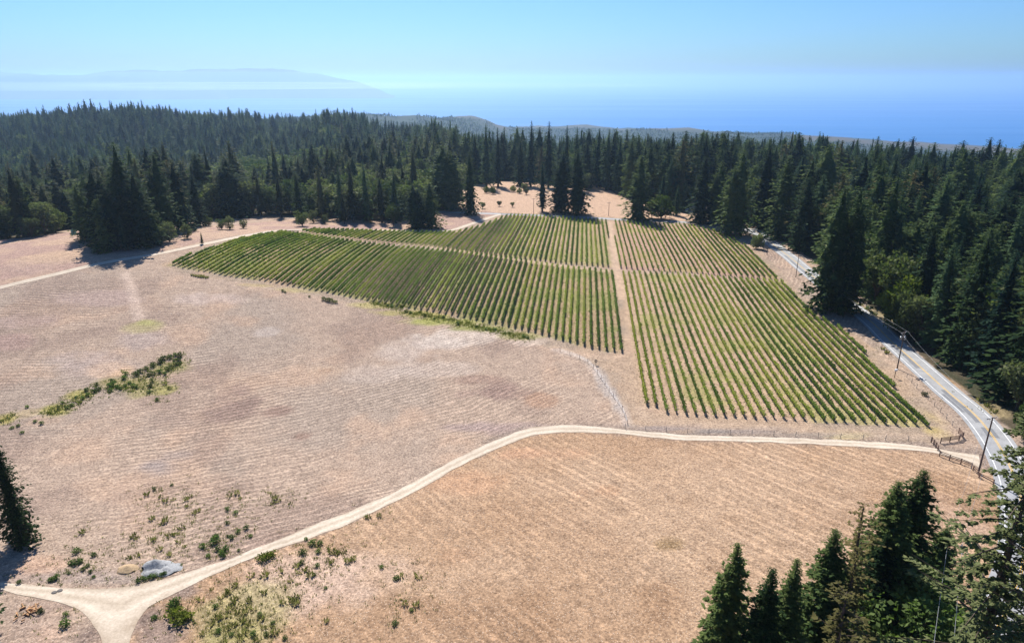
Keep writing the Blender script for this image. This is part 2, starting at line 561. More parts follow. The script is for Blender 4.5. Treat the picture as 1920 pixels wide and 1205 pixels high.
gx = axis(-235, 205, 1.3, -9000, 9000, 1.075)
gy = axis(45, 470, 1.3, -400, 10000, 1.05)
X, Y = np.meshgrid(gx, gy)
Z = zfun(X, Y)
nx, ny = len(gx), len(gy)
idx = np.arange(nx * ny).reshape(ny, nx)
quads = np.stack([idx[:-1, :-1], idx[:-1, 1:], idx[1:, 1:], idx[1:, :-1]], -1).reshape(-1, 4)
gv = np.stack([X.ravel(), Y.ravel(), Z.ravel()], 1)
ground_me = np_mesh('ground', gv, quads, True)
x, y = gv[:, 0], gv[:, 1]
rr = np.hypot(x, y)

# soil tones: real colours of soil, straw, litter and green cover (no light or shade in them)
wob = (fbm(x / 9, y / 9, 31, 3) - 0.5) * 5
wob2 = (fbm(x / 9 + 40, y / 9, 37, 3) - 0.5) * 5
n_big = fbm(x / 42, y / 42, 3, 4); n_mid = fbm(x / 13, y / 13, 11, 4); n_sm = fbm(x / 4, y / 4, 13, 3)


def L(c): return np.array(c)[None, :]


tone = L((.325, .240, .180)) * np.ones((len(x), 1))
tone = tone + (L((.285, .222, .174)) - tone) * smooth(.46, .60, n_big)[:, None] * .85
tone = tone + (L((.385, .262, .182)) - tone) * smooth(.52, .72, n_mid)[:, None] * .55
n_blot = fbm(x / 24 + 70, y / 24, 19, 4)
tone = tone + (L((.225, .160, .125)) - tone) * (smooth(.54, .70, n_blot) * .6)[:, None]
tone = tone * .96
stripe = np.ones(len(x)); front = np.zeros(len(x))
m_front = in_poly(x, y, FRONT_FIELD)
fc = L((.305, .196, .120)) + (L((.350, .238, .155)) - L((.305, .196, .120))) * smooth(.4, .65, n_big)[:, None]
fc = fc + (L((.245, .148, .085)) - fc) * smooth(.55, .75, n_mid)[:, None] * .6
tone[m_front] = fc[m_front]; front[m_front] = 1
near_v = np.zeros(len(x), bool)
for k, poly in BLOCKS.items():
    m = in_poly(x + wob * .3, y + wob2 * .3, poly)
    near_v |= m
    if k == 'lower_left':
        c = L((.285, .205, .125)) + (L((.215, .195, .080)) - L((.285, .205, .125))) * smooth(.38, .6, n_mid)[:, None]
    elif k == 'upper_left':
        c = L((.30, .215, .135)) + (L((.25, .21, .10)) - L((.30, .215, .135))) * smooth(.38, .6, n_mid)[:, None]
    elif k == 'upper_right':
        c = L((.33, .215, .155)) + (L((.30, .22, .12)) - L((.33, .215, .155))) * smooth(.45, .65, n_mid)[:, None]
    else:
        c = L((.35, .245, .17)) + (L((.28, .235, .11)) - L((.35, .245, .17))) * smooth(.48, .68, n_mid)[:, None]
    tone[m] = c[m]; stripe[m] = 0.0
# headlands round the vines: trodden soil, duller
head = gxy([(300, 497), (480, 436), (562, 428), (730, 429), (850, 431), (940, 398), (1140, 407), (1260, 415), (1350, 428), (1420, 465), (1480, 525), (1520, 570), (1600, 622), (1690, 700), (1790, 812), (1745, 830),
            (1600, 824), (1440, 817), (1285, 813), (1180, 800), (1165, 760), (1120, 690), (1060, 660), (950, 627), (850, 603), (720, 580), (600, 556), (480, 533), (370, 517)])
m = in_poly(x + wob * .4, y + wob2 * .4, head) & ~near_v
hc = L((.315, .225, .155)) + (L((.27, .205, .15)) - L((.315, .225, .155))) * smooth(.4, .6, n_mid)[:, None]
tone[m] = hc[m]; stripe[m] = 0.15
# meadow beyond the far road, field left of the west path, verge by the road
m = in_poly(x, y, gxy([(845, 397), (850, 350), (940, 336), (1110, 344), (1180, 366), (1300, 405), (1300, 414), (1100, 406), (1000, 401), (900, 397)]))
tone[m] = (L((.40, .27, .185)) + 0 * tone)[m]; stripe[m] = .5
m = in_poly(x, y, gxy([(-400, 660), (-80, 553), (0, 537), (300, 473), (525, 430), (842, 430), (938, 400), (845, 385), (600, 405), (300, 430), (0, 445), (-420, 450)]))
mc = L((.355, .245, .175)) + (L((.30, .20, .16)) - L((.355, .245, .175))) * smooth(.4, .6, n_mid)[:, None]
tone[m] = mc[m]; stripe[m] = .25
# forest floor and far wooded hills
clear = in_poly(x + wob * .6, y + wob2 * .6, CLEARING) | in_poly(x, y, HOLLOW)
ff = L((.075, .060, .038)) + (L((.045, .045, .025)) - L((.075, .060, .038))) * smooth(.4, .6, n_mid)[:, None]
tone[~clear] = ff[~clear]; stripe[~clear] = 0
far = rr > 2300
azd = np.degrees(np.arctan2(x, y))
wood = L((.020, .031, .019)) + (L((.032, .045, .024)) - L((.020, .031, .019))) * fbm(x / 120, y / 120, 41, 4)[:, None]
tone[far] = wood[far]
zz = gv[:, 2]
grassy = np.zeros(len(x))
for (a0, a1, r0, r1) in ((-4.5, -.5, 4600, 5300), (-1, 8, 5450, 6100), (8.5, 16.5, 4750, 5250), (22, 28.2, 4500, 5100), (28, 60, 5050, 6000)):
    grassy = np.maximum(grassy, smooth(a0 - .6, a0 + .4, azd) * (1 - smooth(a1 - .4, a1 + .6, azd)) * smooth(r0 - 100, r0 + 200, rr) * (1 - smooth(r1 + 300, r1 + 700, rr)))
grassy *= smooth(.36, .5, fbm(x / 300, y / 300, 51, 3) + .1)
tone = tone + (L((.085, .068, .046)) - tone) * (grassy * far)[:, None]
# stains, bare patches and green seams with a shape of their own: (px, py, half width px, half height px, colour, amount)
STAINS = [
    (430, 765, 46, 26, (.21, .145, .115), .75), (440, 735, 26, 16, (.22, .15, .12), .6), (520, 771, 22, 9, (.23, .155, .12), .6), (565, 818, 14, 7, (.22, .15, .115), .7), (300, 878, 45, 16, (.23, .185, .165), .6),
    (330, 855, 30, 10, (.24, .19, .165), .4), (935, 730, 34, 14, (.22, .15, .12), .7), (905, 712, 40, 7, (.25, .17, .13), .6), (870, 738, 18, 6, (.24, .165, .13), .5), (985, 738, 14, 8, (.25, .17, .13), .6), (1015, 750, 22, 12, (.29, .18, .12), .5),
    (900, 800, 60, 8, (.27, .20, .175), .6), (960, 805, 60, 10, (.28, .205, .18), .5), (610, 695, 14, 5, (.25, .16, .11), .6), (615, 695, 40, 10, (.40, .28, .19), .4), (200, 690, 34, 12, (.46, .30, .17), .8), (225, 695, 20, 8, (.48, .31, .17), .6),
    (270, 640, 50, 14, (.30, .235, .205), .6), (170, 680, 70, 20, (.32, .25, .22), .5), (270, 612, 32, 9, (.30, .26, .12), .6), (280, 605, 22, 5, (.28, .26, .10), .6), (105, 770, 25, 10, (.25, .22, .07), .8), (150, 740, 22, 8, (.27, .23, .08), .7), (10, 785, 16, 8, (.27, .22, .08), .7), (55, 775, 18, 6, (.33, .25, .13), .5),
    (270, 722, 30, 14, (.26, .22, .10), .6), (310, 730, 18, 8, (.25, .22, .08), .6), (320, 690, 34, 10, (.22, .19, .08), .6), (230, 718, 40, 8, (.24, .20, .08), .5),
    (815, 640, 50, 14, (.41, .345, .295), .55), (760, 660, 50, 16, (.39, .32, .27), .5), (860, 630, 60, 14, (.43, .36, .30), .55), (500, 622, 22, 8, (.42, .36, .32), .35), (700, 700, 60, 14, (.36, .29, .24), .45), (800, 690, 70, 12, (.37, .30, .25), .45),
    (920, 625, 40, 9, (.42, .34, .275), .5), (1000, 640, 40, 8, (.45, .36, .29), .5), (840, 603, 90, 7, (.24, .23, .07), .8), (780, 588, 60, 6, (.30, .26, .08), .7), (900, 615, 50, 6, (.20, .20, .06), .7), (700, 572, 40, 5, (.33, .28, .10), .6), (560, 545, 40, 4, (.34, .28, .11), .5), (480, 535, 30, 3, (.34, .27, .12), .5),
    (980, 630, 40, 7, (.24, .22, .08), .5), (1760, 812, 22, 10, (.36, .28, .10), .6), (1745, 780, 14, 18, (.33, .25, .11), .5), (1580, 815, 60, 5, (.30, .26, .13), .6), (1250, 803, 60, 5, (.24, .185, .155), .7), (1400, 808, 80, 5, (.23, .18, .15), .7), (1330, 810, 40, 4, (.19, .16, .14), .7), (1500, 815, 60, 4, (.24, .19, .15), .6),
    (1130, 715, 10, 26, (.27, .23, .20), .7), (1155, 750, 8, 22, (.25, .215, .19), .7),
    (1255, 1020, 26, 11, (.235, .155, .080), .6), (1140, 920, 18, 9, (.33, .20, .12), .6), (1090, 925, 16, 7, (.34, .21, .13), .5), (870, 1040, 30, 12, (.33, .20, .12), .4), (880, 900, 70, 20, (.40, .235, .14), .5), (980, 850, 40, 10, (.40, .23, .14), .5), (1060, 850, 40, 8, (.38, .23, .14), .5),
    (600, 1090, 120, 50, (.47, .35, .28), .5), (500, 1010, 40, 14, (.25, .18, .14), .5), (540, 1005, 40, 12, (.24, .17, .13), .5), (320, 1110, 40, 12, (.20, .145, .115), .8), (280, 1150, 26, 20, (.20, .145, .115), .8), (300, 1190, 40, 26, (.23, .165, .13), .7), (165, 1195, 26, 20, (.20, .145, .115), .8), (120, 1135, 30, 12, (.21, .15, .12), .8),
    (60, 1160, 70, 30, (.28, .205, .16), .6), (130, 1080, 80, 10, (.29, .22, .18), .6), (210, 1085, 60, 8, (.28, .22, .18), .6), (60, 1060, 50, 10, (.40, .26, .18), .6), (100, 1185, 40, 16, (.38, .26, .19), .6), (460, 1150, 70, 50, (.27, .23, .11), .5), (430, 1185, 40, 20, (.24, .21, .09), .5),
    (1780, 715, 14, 12, (.36, .235, .14), .6), (1850, 760, 26, 14, (.28, .22, .12), .5), (1640, 590, 30, 12, (.30, .24, .13), .6), (1860, 1060, 30, 40, (.40, .26, .16), .7), (1790, 960, 40, 40, (.40, .27, .19), .6),
    (60, 500, 60, 12, (.30, .21, .17), .5), (100, 480, 40, 10, (.38, .265, .18), .5), (20, 640, 40, 12, (.27, .18, .15), .5), (60, 600, 60, 12, (.33, .235, .20), .5), (180, 560, 80, 12, (.34, .25, .215), .5), (400, 560, 60, 10, (.38, .30, .26), .5),
]
for (px, py, wx, wy, c, a) in STAINS:
    p0 = g(px, py); px_ = g(px + wx, py); py_ = g(px, py - wy); py2 = g(px, py + wy)
    sx = np.hypot(*(px_ - p0)[:2]); sy = np.hypot(*(py_ - py2)[:2]) / 2
    q = ((x - p0[0]) / sx) ** 2 + ((y - p0[1]) / sy) ** 2
    sel = q < 6
    q2 = q[sel] + (n_mid[sel] - .5) * 2.6 + (n_sm[sel] - .5) * 1.6
    w = min(1, a * (1.5 if c[0] < .3 else 1.15)) * (1 - smooth(.25, 2.0, q2))
    keep = ~near_v[sel]
    tone[sel] = tone[sel] + (L(c) - tone[sel]) * (w * keep)[:, None]
# wheel tracks in the left field and along the vines
for pts, c, a, wd in (([(236, 510), (250, 540), (262, 582), (268, 596)], (.50, .38, .30), .55, .55), ([(228, 512), (242, 545), (252, 585), (256, 600)], (.48, .37, .30), .4, .5),
                      ([(1040, 652), (1090, 664), (1140, 668), (1172, 664), (1183, 640), (1176, 560), (1160, 512)], (.43, .30, .21), .5, 1.0),
                      ([(1141, 416), (1147, 455), (1153, 508), (1163, 560)], (.42, .30, .21), .75, .7), ([(1145, 416), (1152, 455), (1159, 508), (1170, 560)], (.42, .30, .21), .75, .7),
                      ([(1040, 655), (1085, 668), (1105, 682), (1125, 705), (1148, 742), (1168, 770), (1175, 800)], (.42, .35, .30), .55, .6),
                      ([(1200, 768), (1215, 785), (1260, 795), (1400, 800), (1600, 812), (1730, 818), (1780, 808), (1740, 745), (1650, 660)], (.36, .265, .19), .5, 1.2),
                      ([(530, 434), (590, 437), (655, 446), (730, 455), (805, 463), (880, 473), (960, 485), (1060, 499), (1155, 509)], (.40, .29, .19), .7, 1.1),
                      ([(1165, 508), (1285, 514), (1360, 520), (1470, 527)], (.36, .245, .18), .7, 1.2)):
    d = dist_to_line(x, y, dense(gxy(pts), .8))
    w = a * (1 - smooth(wd * .6, wd * 1.6 + .8, d + (n_sm - .5) * .8))
    tone = tone + (L(c) - tone) * w[:, None]
for line, c, a, wd in ((track_up[60:], (.20, .155, .125), .75, 1.3), (track_lo[90:], (.24, .165, .115), .55, .9)):
    d = dist_to_line(x, y, line[::1])
    w = a * (1 - smooth(wd * .5, wd * 1.5 + .8, d + (n_sm - .5) * 2.2)) * smooth(.30, .55, n_mid + .12)
    tone = tone + (L(c) - tone) * w[:, None]
att = ground_me.attributes.new('tone', 'FLOAT_COLOR', 'POINT')
att.data.foreach_set('color', np.concatenate([tone, stripe[:, None]], 1).astype(np.float32).ravel())
att2 = ground_me.attributes.new('front', 'FLOAT', 'POINT')
att2.data.foreach_set('value', front.astype(np.float32))
att3 = ground_me.attributes.new('wild', 'FLOAT', 'POINT')
att3.data.foreach_set('value', (~clear).astype(np.float32))


def ground_material():
    m, nt, p, o = new_mat('soil_and_straw')
    geo = nd(nt, 'ShaderNodeNewGeometry'); pos = geo.outputs['Position']
    a = nd(nt, 'ShaderNodeAttribute', attribute_name='tone')
    fr = nd(nt, 'ShaderNodeAttribute', attribute_name='front').outputs['Fac']
    wl_ = nd(nt, 'ShaderNodeAttribute', attribute_name='wild').outputs['Fac']
    sep = nd(nt, 'ShaderNodeSeparateXYZ'); nt.links.new(pos, sep.inputs[0])
    px, py = sep.outputs[0], sep.outputs[1]
    warp = mth(nt, 'MULTIPLY', mth(nt, 'SUBTRACT', noise(nt, pos, .035, 3), .5), 9.0)
    warp2 = mth(nt, 'MULTIPLY', mth(nt, 'SUBTRACT', noise(nt, pos, .6, 3), .5), 1.5)

    def stripes(p0, p1, period):
        d = np.array(g(*p1)[:2]) - np.array(g(*p0)[:2]); d /= np.linalg.norm(d)
        n = (-d[1], d[0])
        u = mth(nt, 'ADD', mth(nt, 'MULTIPLY', px, float(n[0])), mth(nt, 'MULTIPLY', py, float(n[1])))
        u = mth(nt, 'ADD', mth(nt, 'ADD', u, mth(nt, 'MULTIPLY', warp, .35)), warp2)
        return mth(nt, 'ADD', mth(nt, 'MULTIPLY', mth(nt, 'SINE', mth(nt, 'MULTIPLY', u, 2 * math.pi / period)), .5), .5)
    # the left field is tilled along the contour: arcs round a point up the slope
    p1 = np.array(g(850, 800)[:2]); t1 = np.array(g(905, 755)[:2]) - p1
    p2 = np.array(g(260, 870)[:2]); t2 = np.array(g(360, 898)[:2]) - p2
    n1_ = np.array((-t1[1], t1[0])); n2_ = np.array((-t2[1], t2[0]))
    k_ = np.linalg.solve(np.array([n1_, -n2_]).T, p2 - p1)
    ctr = p1 + n1_ * k_[0]
    ctr = np.array((-190.0, 430.0))
    ru = mth(nt, 'SQRT', mth(nt, 'ADD', mth(nt, 'POWER', mth(nt, 'SUBTRACT', px, float(ctr[0])), 2.0), mth(nt, 'POWER', mth(nt, 'SUBTRACT', py, float(ctr[1])), 2.0)))
    ru = mth(nt, 'ADD', mth(nt, 'ADD', ru, warp), warp2)

    def arcs(period):
        return mth(nt, 'ADD', mth(nt, 'MULTIPLY', mth(nt, 'SINE', mth(nt, 'MULTIPLY', ru, 2 * math.pi / period)), .5), .5)
    sA = arcs(1.7)
    sA2 = arcs(6.7)
    sB = stripes((960, 947), (1235, 1125), 2.1)
    sB2 = stripes((960, 947), (1235, 1125), 7.3)
    left = mth(nt, 'ADD', mth(nt, 'MULTIPLY', sA, .82), mth(nt, 'MULTIPLY', sA2, .18))
    right = mth(nt, 'ADD', mth(nt, 'MULTIPLY', sB, .70), mth(nt, 'MULTIPLY', sB2, .30))
    mixf = nd(nt, 'ShaderNodeMix'); mixf.data_type = 'FLOAT'
    nt.links.new(fr, mixf.inputs[0]); nt.links.new(left, mixf.inputs[2]); nt.links.new(right, mixf.inputs[3])
    st = ramp(nt, mixf.outputs[0], [(.25, (.22,) * 3), (.62, (.5,) * 3), (.86, (1.15,) * 3)])
    # stripes come and go across the field
    vis = ramp(nt, noise(nt, pos, .022, 3), [(.40, (.10, .10, .10)), (.60, (1, 1, 1))])
    amt = mth(nt, 'MULTIPLY', mth(nt, 'MULTIPLY', a.outputs['Alpha'], vis), .42)
    stm = mth(nt, 'ADD', mth(nt, 'MULTIPLY', mth(nt, 'SUBTRACT', st, .5), amt), 1.0)
    fine = noise(nt, pos, 2.1, 5, .75)
    fine2 = noise(nt, pos, .42, 4, .65)
    vor = nd(nt, 'ShaderNodeTexVoronoi', in_Scale=2.6); nt.links.new(pos, vor.inputs['Vector'])
    clod = ramp(nt, fine, [(.32, (.42, .38, .36)), (.5, (1, 1, 1)), (.66, (1.55, 1.52, 1.47))])
    mott = ramp(nt, fine2, [(.30, (.80, .79, .79)), (.70, (1.18, 1.18, 1.17))])
    col = mixc(nt, 1.0, a.outputs['Color'], clod, 'MULTIPLY')
    col = mixc(nt, 1.0, col, mott, 'MULTIPLY')
    comb = nd(nt, 'ShaderNodeCombineXYZ')
    for i in range(3): nt.links.new(stm, comb.inputs[i])
    col = mixc(nt, 1.0, col, comb.outputs[0], 'MULTIPLY')
    # scraps of pale straw
    straw = mth(nt, 'MULTIPLY', mth(nt, 'LESS_THAN', vor.outputs['Distance'], .17), mth(nt, 'SUBTRACT', 1.0, wl_))
    col = mixc(nt, mth(nt, 'MULTIPLY', straw, .7), col, (.70, .58, .46))
    nt.links.new(col, p.inputs['Base Color'])
    p.inputs['Roughness'].default_value = 0.95
    p.inputs['Specular IOR Level'].default_value = 0.1
    bmp = nd(nt, 'ShaderNodeBump', in_Strength=.7, in_Distance=.28)
    h = mth(nt, 'ADD', fine, mth(nt, 'MULTIPLY', mth(nt, 'MULTIPLY', st, amt), 1.1))
    nt.links.new(h, bmp.inputs['Height']); nt.links.new(bmp.outputs[0], p.inputs['Normal'])
    return m


ground = make_obj('ground', ground_me, ground_material())
tag(ground, kind='structure')

# ------------------------------------------------------------------ sea
M['sea'], nt, p, o = new_mat('sea_water')
geo = nd(nt, 'ShaderNodeNewGeometry')
mp = nd(nt, 'ShaderNodeMapping'); mp.inputs['Scale'].default_value = (1 / 9000, 1 / 1500, 1); nt.links.new(geo.outputs['Position'], mp.inputs[0])
nt.links.new(ramp(nt, noise(nt, mp.outputs[0], 1.0, 5), [(.35, (.003, .110, .340)), (.7, (.005, .135, .395))]), p.inputs['Base Color'])
nt.links.new(ramp(nt, noise(nt, mp.outputs[0], 1.6, 5), [(.35, (.28,) * 3), (.7, (.42,) * 3)]), p.inputs['Roughness'])
p.inputs['IOR'].default_value = 1.33
p.inputs['Specular IOR Level'].default_value = .12
ang = np.linspace(-math.radians(75), math.radians(75), 121)
rad = np.concatenate([np.geomspace(2500, 12000, 30), np.geomspace(13000, 125000, 40)])
A_, R_ = np.meshgrid(ang, rad)
sv = np.stack([np.sin(A_) * R_, np.cos(A_) * R_, np.full(A_.shape, -400.0)], -1).reshape(-1, 3)
si = np.arange(sv.shape[0]).reshape(len(rad), len(ang))
sq = np.stack([si[:-1, :-1], si[:-1, 1:], si[1:, 1:], si[1:, :-1]], -1).reshape(-1, 4)
sea = make_obj('sea', np_mesh('sea', sv, sq[:, ::-1], True), M['sea'])
tag(sea, kind='structure')

# ------------------------------------------------------------------ mountains across the bay
M['mountain'] = simple_mat('mountain_scrub', (.075, .085, .060), .95, .4, .0006)


def ridge(name, dist, prof, depth, seed):
    """prof: (px, py) crest in the photograph; a ridge with foothills and a back slope"""
    px = np.linspace(prof[0][0], prof[-1][0], 160)
    py = np.interp(px, [q[0] for q in prof], [q[1] for q in prof])
    py = py + (fbm(px / 26, px * 0 + seed, seed, 5) - .5) * 6.5
    rows = []
    for k, (df, hf) in enumerate(((-1.0, 0.0), (-.7, .25), (-.4, .6), (-.15, .86), (0, 1.0), (.3, .75), (.8, .3), (1.2, 0))):
        row = []
        for u, v in zip(px, py):
            d = ray(u, v)
            crest = CAMZ + d[2] * dist / d[1] * 1.0
            r_ = dist + depth * df
            sx = d[0] / d[1]
            crest = CAMZ + (d[2] / d[1]) * dist
            h = -402 + (crest + 402) * hf
            if 0 < hf < 1: h += (fbm(u / 14, k * 3.1, seed + 5, 3) - .5) * (crest + 402) * .28
            row.append((sx * r_, r_, h))
        rows.append(row)
    v = np.array(rows).reshape(-1, 3)
    ii = np.arange(len(v)).reshape(len(rows), len(px))
    q = np.stack([ii[:-1, :-1], ii[:-1, 1:], ii[1:, 1:], ii[1:, :-1]], -1).reshape(-1, 4)
    o = make_obj(name, np_mesh(name, v, q, True), M['mountain'])
    return tag(o, kind='structure')


ridge('mountains', 20000, [(-420, 128), (-200, 131), (0, 135), (60, 138), (110, 141), (150, 141), (215, 132), (300, 133), (380, 130), (470, 128), (530, 131), (580, 137), (625, 144), (655, 150), (700, 164), (770, 196)], 1800, 3)
ridge('mountains', 18500, [(-420, 136), (-200, 137), (0, 138), (70, 140), (130, 143), (190, 141), (260, 145), (330, 152), (400, 168), (470, 200)], 1200, 8)

# ------------------------------------------------------------------ road, tracks
M['asphalt'], nt, p, o = new_mat('worn_asphalt')
geo = nd(nt, 'ShaderNodeNewGeometry')
f = noise(nt, geo.outputs['Position'], .35, 5); f2 = noise(nt, geo.outputs['Position'], 3.0, 4)
c = ramp(nt, f, [(.3, (.225, .224, .224)), (.7, (.305, .303, .300))])
nt.links.new(mixc(nt, 1.0, c, ramp(nt, f2, [(.3, (.85,) * 3), (.7, (1.12,) * 3)]), 'MULTIPLY'), p.inputs['Base Color'])
p.inputs['Roughness'].default_value = .8
M['dirt'], nt, p, o = new_mat('pale_dirt')
geo = nd(nt, 'ShaderNodeNewGeometry')
f = noise(nt, geo.outputs['Position'], .22, 5); f2 = noise(nt, geo.outputs['Position'], 2.2, 5, .65)
c = ramp(nt, f, [(.3, (.44, .365, .285)), (.7, (.53, .450, .360))])
c = mixc(nt, 1.0, c, ramp(nt, f2, [(.3, (.80, .78, .75)), (.7, (1.14, 1.14, 1.13))]), 'MULTIPLY')
ac = nd(nt, 'ShaderNodeAttribute', attribute_name='across').outputs['Fac']
acn = mth(nt, 'ADD', ac, mth(nt, 'MULTIPLY', mth(nt, 'SUBTRACT', noise(nt, geo.outputs['Position'], .3, 4), .5), .25))
rut = ramp(nt, acn, [(.0, (.60, .54, .47)), (.10, (.84, .81, .77)), (.28, (1.08, 1.08, 1.07)), (.5, (.80, .77, .72)), (.72, (1.08, 1.08, 1.07)), (.90, (.84, .81, .77)), (1.0, (.60, .54, .47))])
nt.links.new(mixc(nt, 1.0, c, rut, 'MULTIPLY'), p.inputs['Base Color'])
p.inputs['Roughness'].default_value = .95
bm_ = nd(nt, 'ShaderNodeBump', in_Strength=.35, in_Distance=.1); nt.links.new(f2, bm_.inputs['Height']); nt.links.new(bm_.outputs[0], p.inputs['Normal'])


def ribbon(name, line, offs, lift, mat, parent=None, ragged=0.0, seed=1):
    """a strip along a plan line between lateral offsets, laid on the terrain; several columns across"""
    cols = np.linspace(offs[0], offs[1], 7 if abs(offs[1] - offs[0]) > 1.5 else 2)
    V = []
    for j, d in enumerate(cols):
        q = offset(line, d)
        if ragged and j in (0, len(cols) - 1):
            s = np.arange(len(line))
            q = offset(line, d) + (offset(line, d + 1) - offset(line, d)) * ((fbm(s / 2.5, s * 0 + j * 7.0, seed, 3) - .5) * ragged)[:, None]
        z = zfun(q[:, 0], q[:, 1]) + lift
        V.append(np.column_stack([q, z]))
    V = np.array(V)
    nc, n, _ = V.shape
    ii = np.arange(nc * n).reshape(nc, n)
    q = np.stack([ii[:-1, :-1], ii[1:, :-1], ii[1:, 1:], ii[:-1, 1:]], -1).reshape(-1, 4)
    ob = make_obj(name, np_mesh(name, V.reshape(-1, 3), q, True), mat, parent)
    at_ = ob.data.attributes.new('across', 'FLOAT', 'POINT')
    at_.data.foreach_set('value', np.repeat(np.linspace(0, 1, nc), n).astype(np.float32))
    return ob


def fill_between(name, up, lo, lift, mat, n=420, ragged=1.0):
    """sheet between two plan lines (the farm track with its fork)"""
    def res(l, n):
        s = np.concatenate([[0], np.cumsum(np.linalg.norm(np.diff(l, axis=0), axis=1))]); s /= s[-1]
        t = np.linspace(0, 1, n)
        return np.column_stack([np.interp(t, s, l[:, 0]), np.interp(t, s, l[:, 1])])
    import mathutils
    from mathutils.geometry import delaunay_2d_cdt
    step = 1.6
    ring = []
    for l in (up, lo[::-1]):
        k = max(40, int(np.linalg.norm(np.diff(l, axis=0), axis=1).sum() / step))
        r_ = res(l, k)
        r_ = r_ + offset(r_, 1) * 0 + (offset(r_, 1) - r_) * ((fbm(np.arange(k) / 2.2, np.zeros(k), 5, 3) - .5) * ragged)[:, None]
        ring += [tuple(q) for q in r_]
    xs = np.array([q[0] for q in ring]); ys = np.array([q[1] for q in ring])
    GX, GY = np.meshgrid(np.arange(xs.min(), xs.max(), step), np.arange(ys.min(), ys.max(), step))
    ins = in_poly(GX, GY, ring)
    pts = np.column_stack([GX[ins], GY[ins]])
    keep = np.ones(len(pts), bool)
    R = np.array(ring)
    for q in R: keep &= ((pts - q) ** 2).sum(1) > (.55 * step) ** 2
    pts = pts[keep]
    allp = [mathutils.Vector(q) for q in ring] + [mathutils.Vector(q) for q in pts]
    nr = len(ring)
    vv, ee, fa, *_ = delaunay_2d_cdt(allp, [(i, (i + 1) % nr) for i in range(nr)], [], 1, 1e-5)
    V = np.array([(v.x, v.y) for v in vv])
    z = zfun(V[:, 0], V[:, 1]) + lift
    ob = make_obj(name, np_mesh(name, np.column_stack([V, z]), np.array([list(q) for q in fa if len(q) == 3]), True), mat)
    d1 = dist_to_line(V[:, 0], V[:, 1], up); d2 = dist_to_line(V[:, 0], V[:, 1], lo)
    at_ = ob.data.attributes.new('across', 'FLOAT', 'POINT')
    at_.data.foreach_set('value', (d1 / (d1 + d2 + 1e-6)).astype(np.float32))
    return ob


tag(fill_between('farm_track', track_up, track_lo, .05, M['dirt']), kind='structure')
tag(ribbon('dirt_path', west_path_c, (-1.9, 1.9), .05, M['dirt'], ragged=.9), kind='structure')
tag(ribbon('lane', far_road_c, (-2.6, 2.6), .045, M['asphalt'], ragged=.5), kind='structure')
road = tag(ribbon('road', road_c, (-4.0, 3.9), .06, M['asphalt'], ragged=.35), kind='structure')
ribbon('edge_line', road_c, (-LANE - .09, -LANE + .09), .066, M['white_paint'], road)
ribbon('edge_line', road_c, (LANE - .09, LANE + .09), .066, M['white_paint'], road)
ribbon('centre_line', road_c, (-.24, -.08), .066, M['yellow_paint'], road)
ribbon('centre_line', road_c, (.08, .24), .066, M['yellow_paint'], road)


def road_at(px, py):
    """index on the road line nearest to a pixel of the photograph"""
    p = g(px, py)[:2]
    return int(np.argmin(((road_c - p) ** 2).sum(1)))


for (pa, pb, o0, o1) in (((1655, 640), (1720, 688), -1.6, -.35), ((1775, 740), (1802, 770), -2.6, -1.6), ((1777, 735), (1825, 790), -1.5, -.4), ((1712, 655), (1725, 672), 3.05, 3.8), ((1840, 805), (1852, 822), -1.2, 1.2), ((1470, 480), (1545, 540), -2.0, -1.2)):
    i, j = sorted((road_at(*pa), road_at(*pb)))
    if j - i < 2: j = i + 2
    tag(ribbon('tar_patch', road_c[i:j + 1], (o0, o1), .0635, M['patch'], road, ragged=.5, seed=i))

# ------------------------------------------------------------------ leaves
def rhombi(c, d, s, ln, wd):
    """leaf-shaped quads: base c, direction d, side s (unit vectors), length, width"""
    ln = ln[:, None]; wd = wd[:, None]
    b = c; t = c + d * ln
    m = c + d * ln * .45
    v = np.stack([b, m + s * wd * .5, t, m - s * wd * .5], 1).reshape(-1, 3)
    f = np.arange(len(c) * 4).reshape(-1, 4)
    return v, f


def unit(v):
    return v / (np.linalg.norm(v, axis=-1, keepdims=True) + 1e-9)


# ------------------------------------------------------------------ vines
ONES = ['', 'first', 'second', 'third', 'fourth', 'fifth', 'sixth', 'seventh', 'eighth', 'ninth', 'tenth', 'eleventh', 'twelfth', 'thirteenth', 'fourteenth', 'fifteenth', 'sixteenth', 'seventeenth', 'eighteenth', 'nineteenth']
TENS = ['', '', 'twent', 'thirt', 'fort', 'fift', 'sixt', 'sevent', 'eight', 'ninet']


def ordinal(n):
    if n < 20: return ONES[n]
    if n % 10 == 0: return TENS[n // 10] + 'ieth'
    return TENS[n // 10] + 'y-' + ONES[n % 10]


def clip_line(poly, u):
    """where the row line at perpendicular offset u crosses a block outline: pairs along ROW_DIR"""
    ts = []
    P = np.array(poly)
    pu = P @ ROW_PERP; pt = P @ ROW_DIR
    n = len(P)
    for i in range(n):
        j = (i + 1) % n
        if (pu[i] > u) != (pu[j] > u):
            ts.append(pt[i] + (pt[j] - pt[i]) * (u - pu[i]) / (pu[j] - pu[i]))
    ts.sort()
    return [(ts[k], ts[k + 1]) for k in range(0, len(ts) - 1, 2)]


post_me = MB().tube([(0, 0, -.2), (0, 0, 1.9)], .06, 6).mesh('end_post'); post_me.materials.append(M['grey_wood'])
STEM_STEP = 1.8
ROW_STEP = 2.4


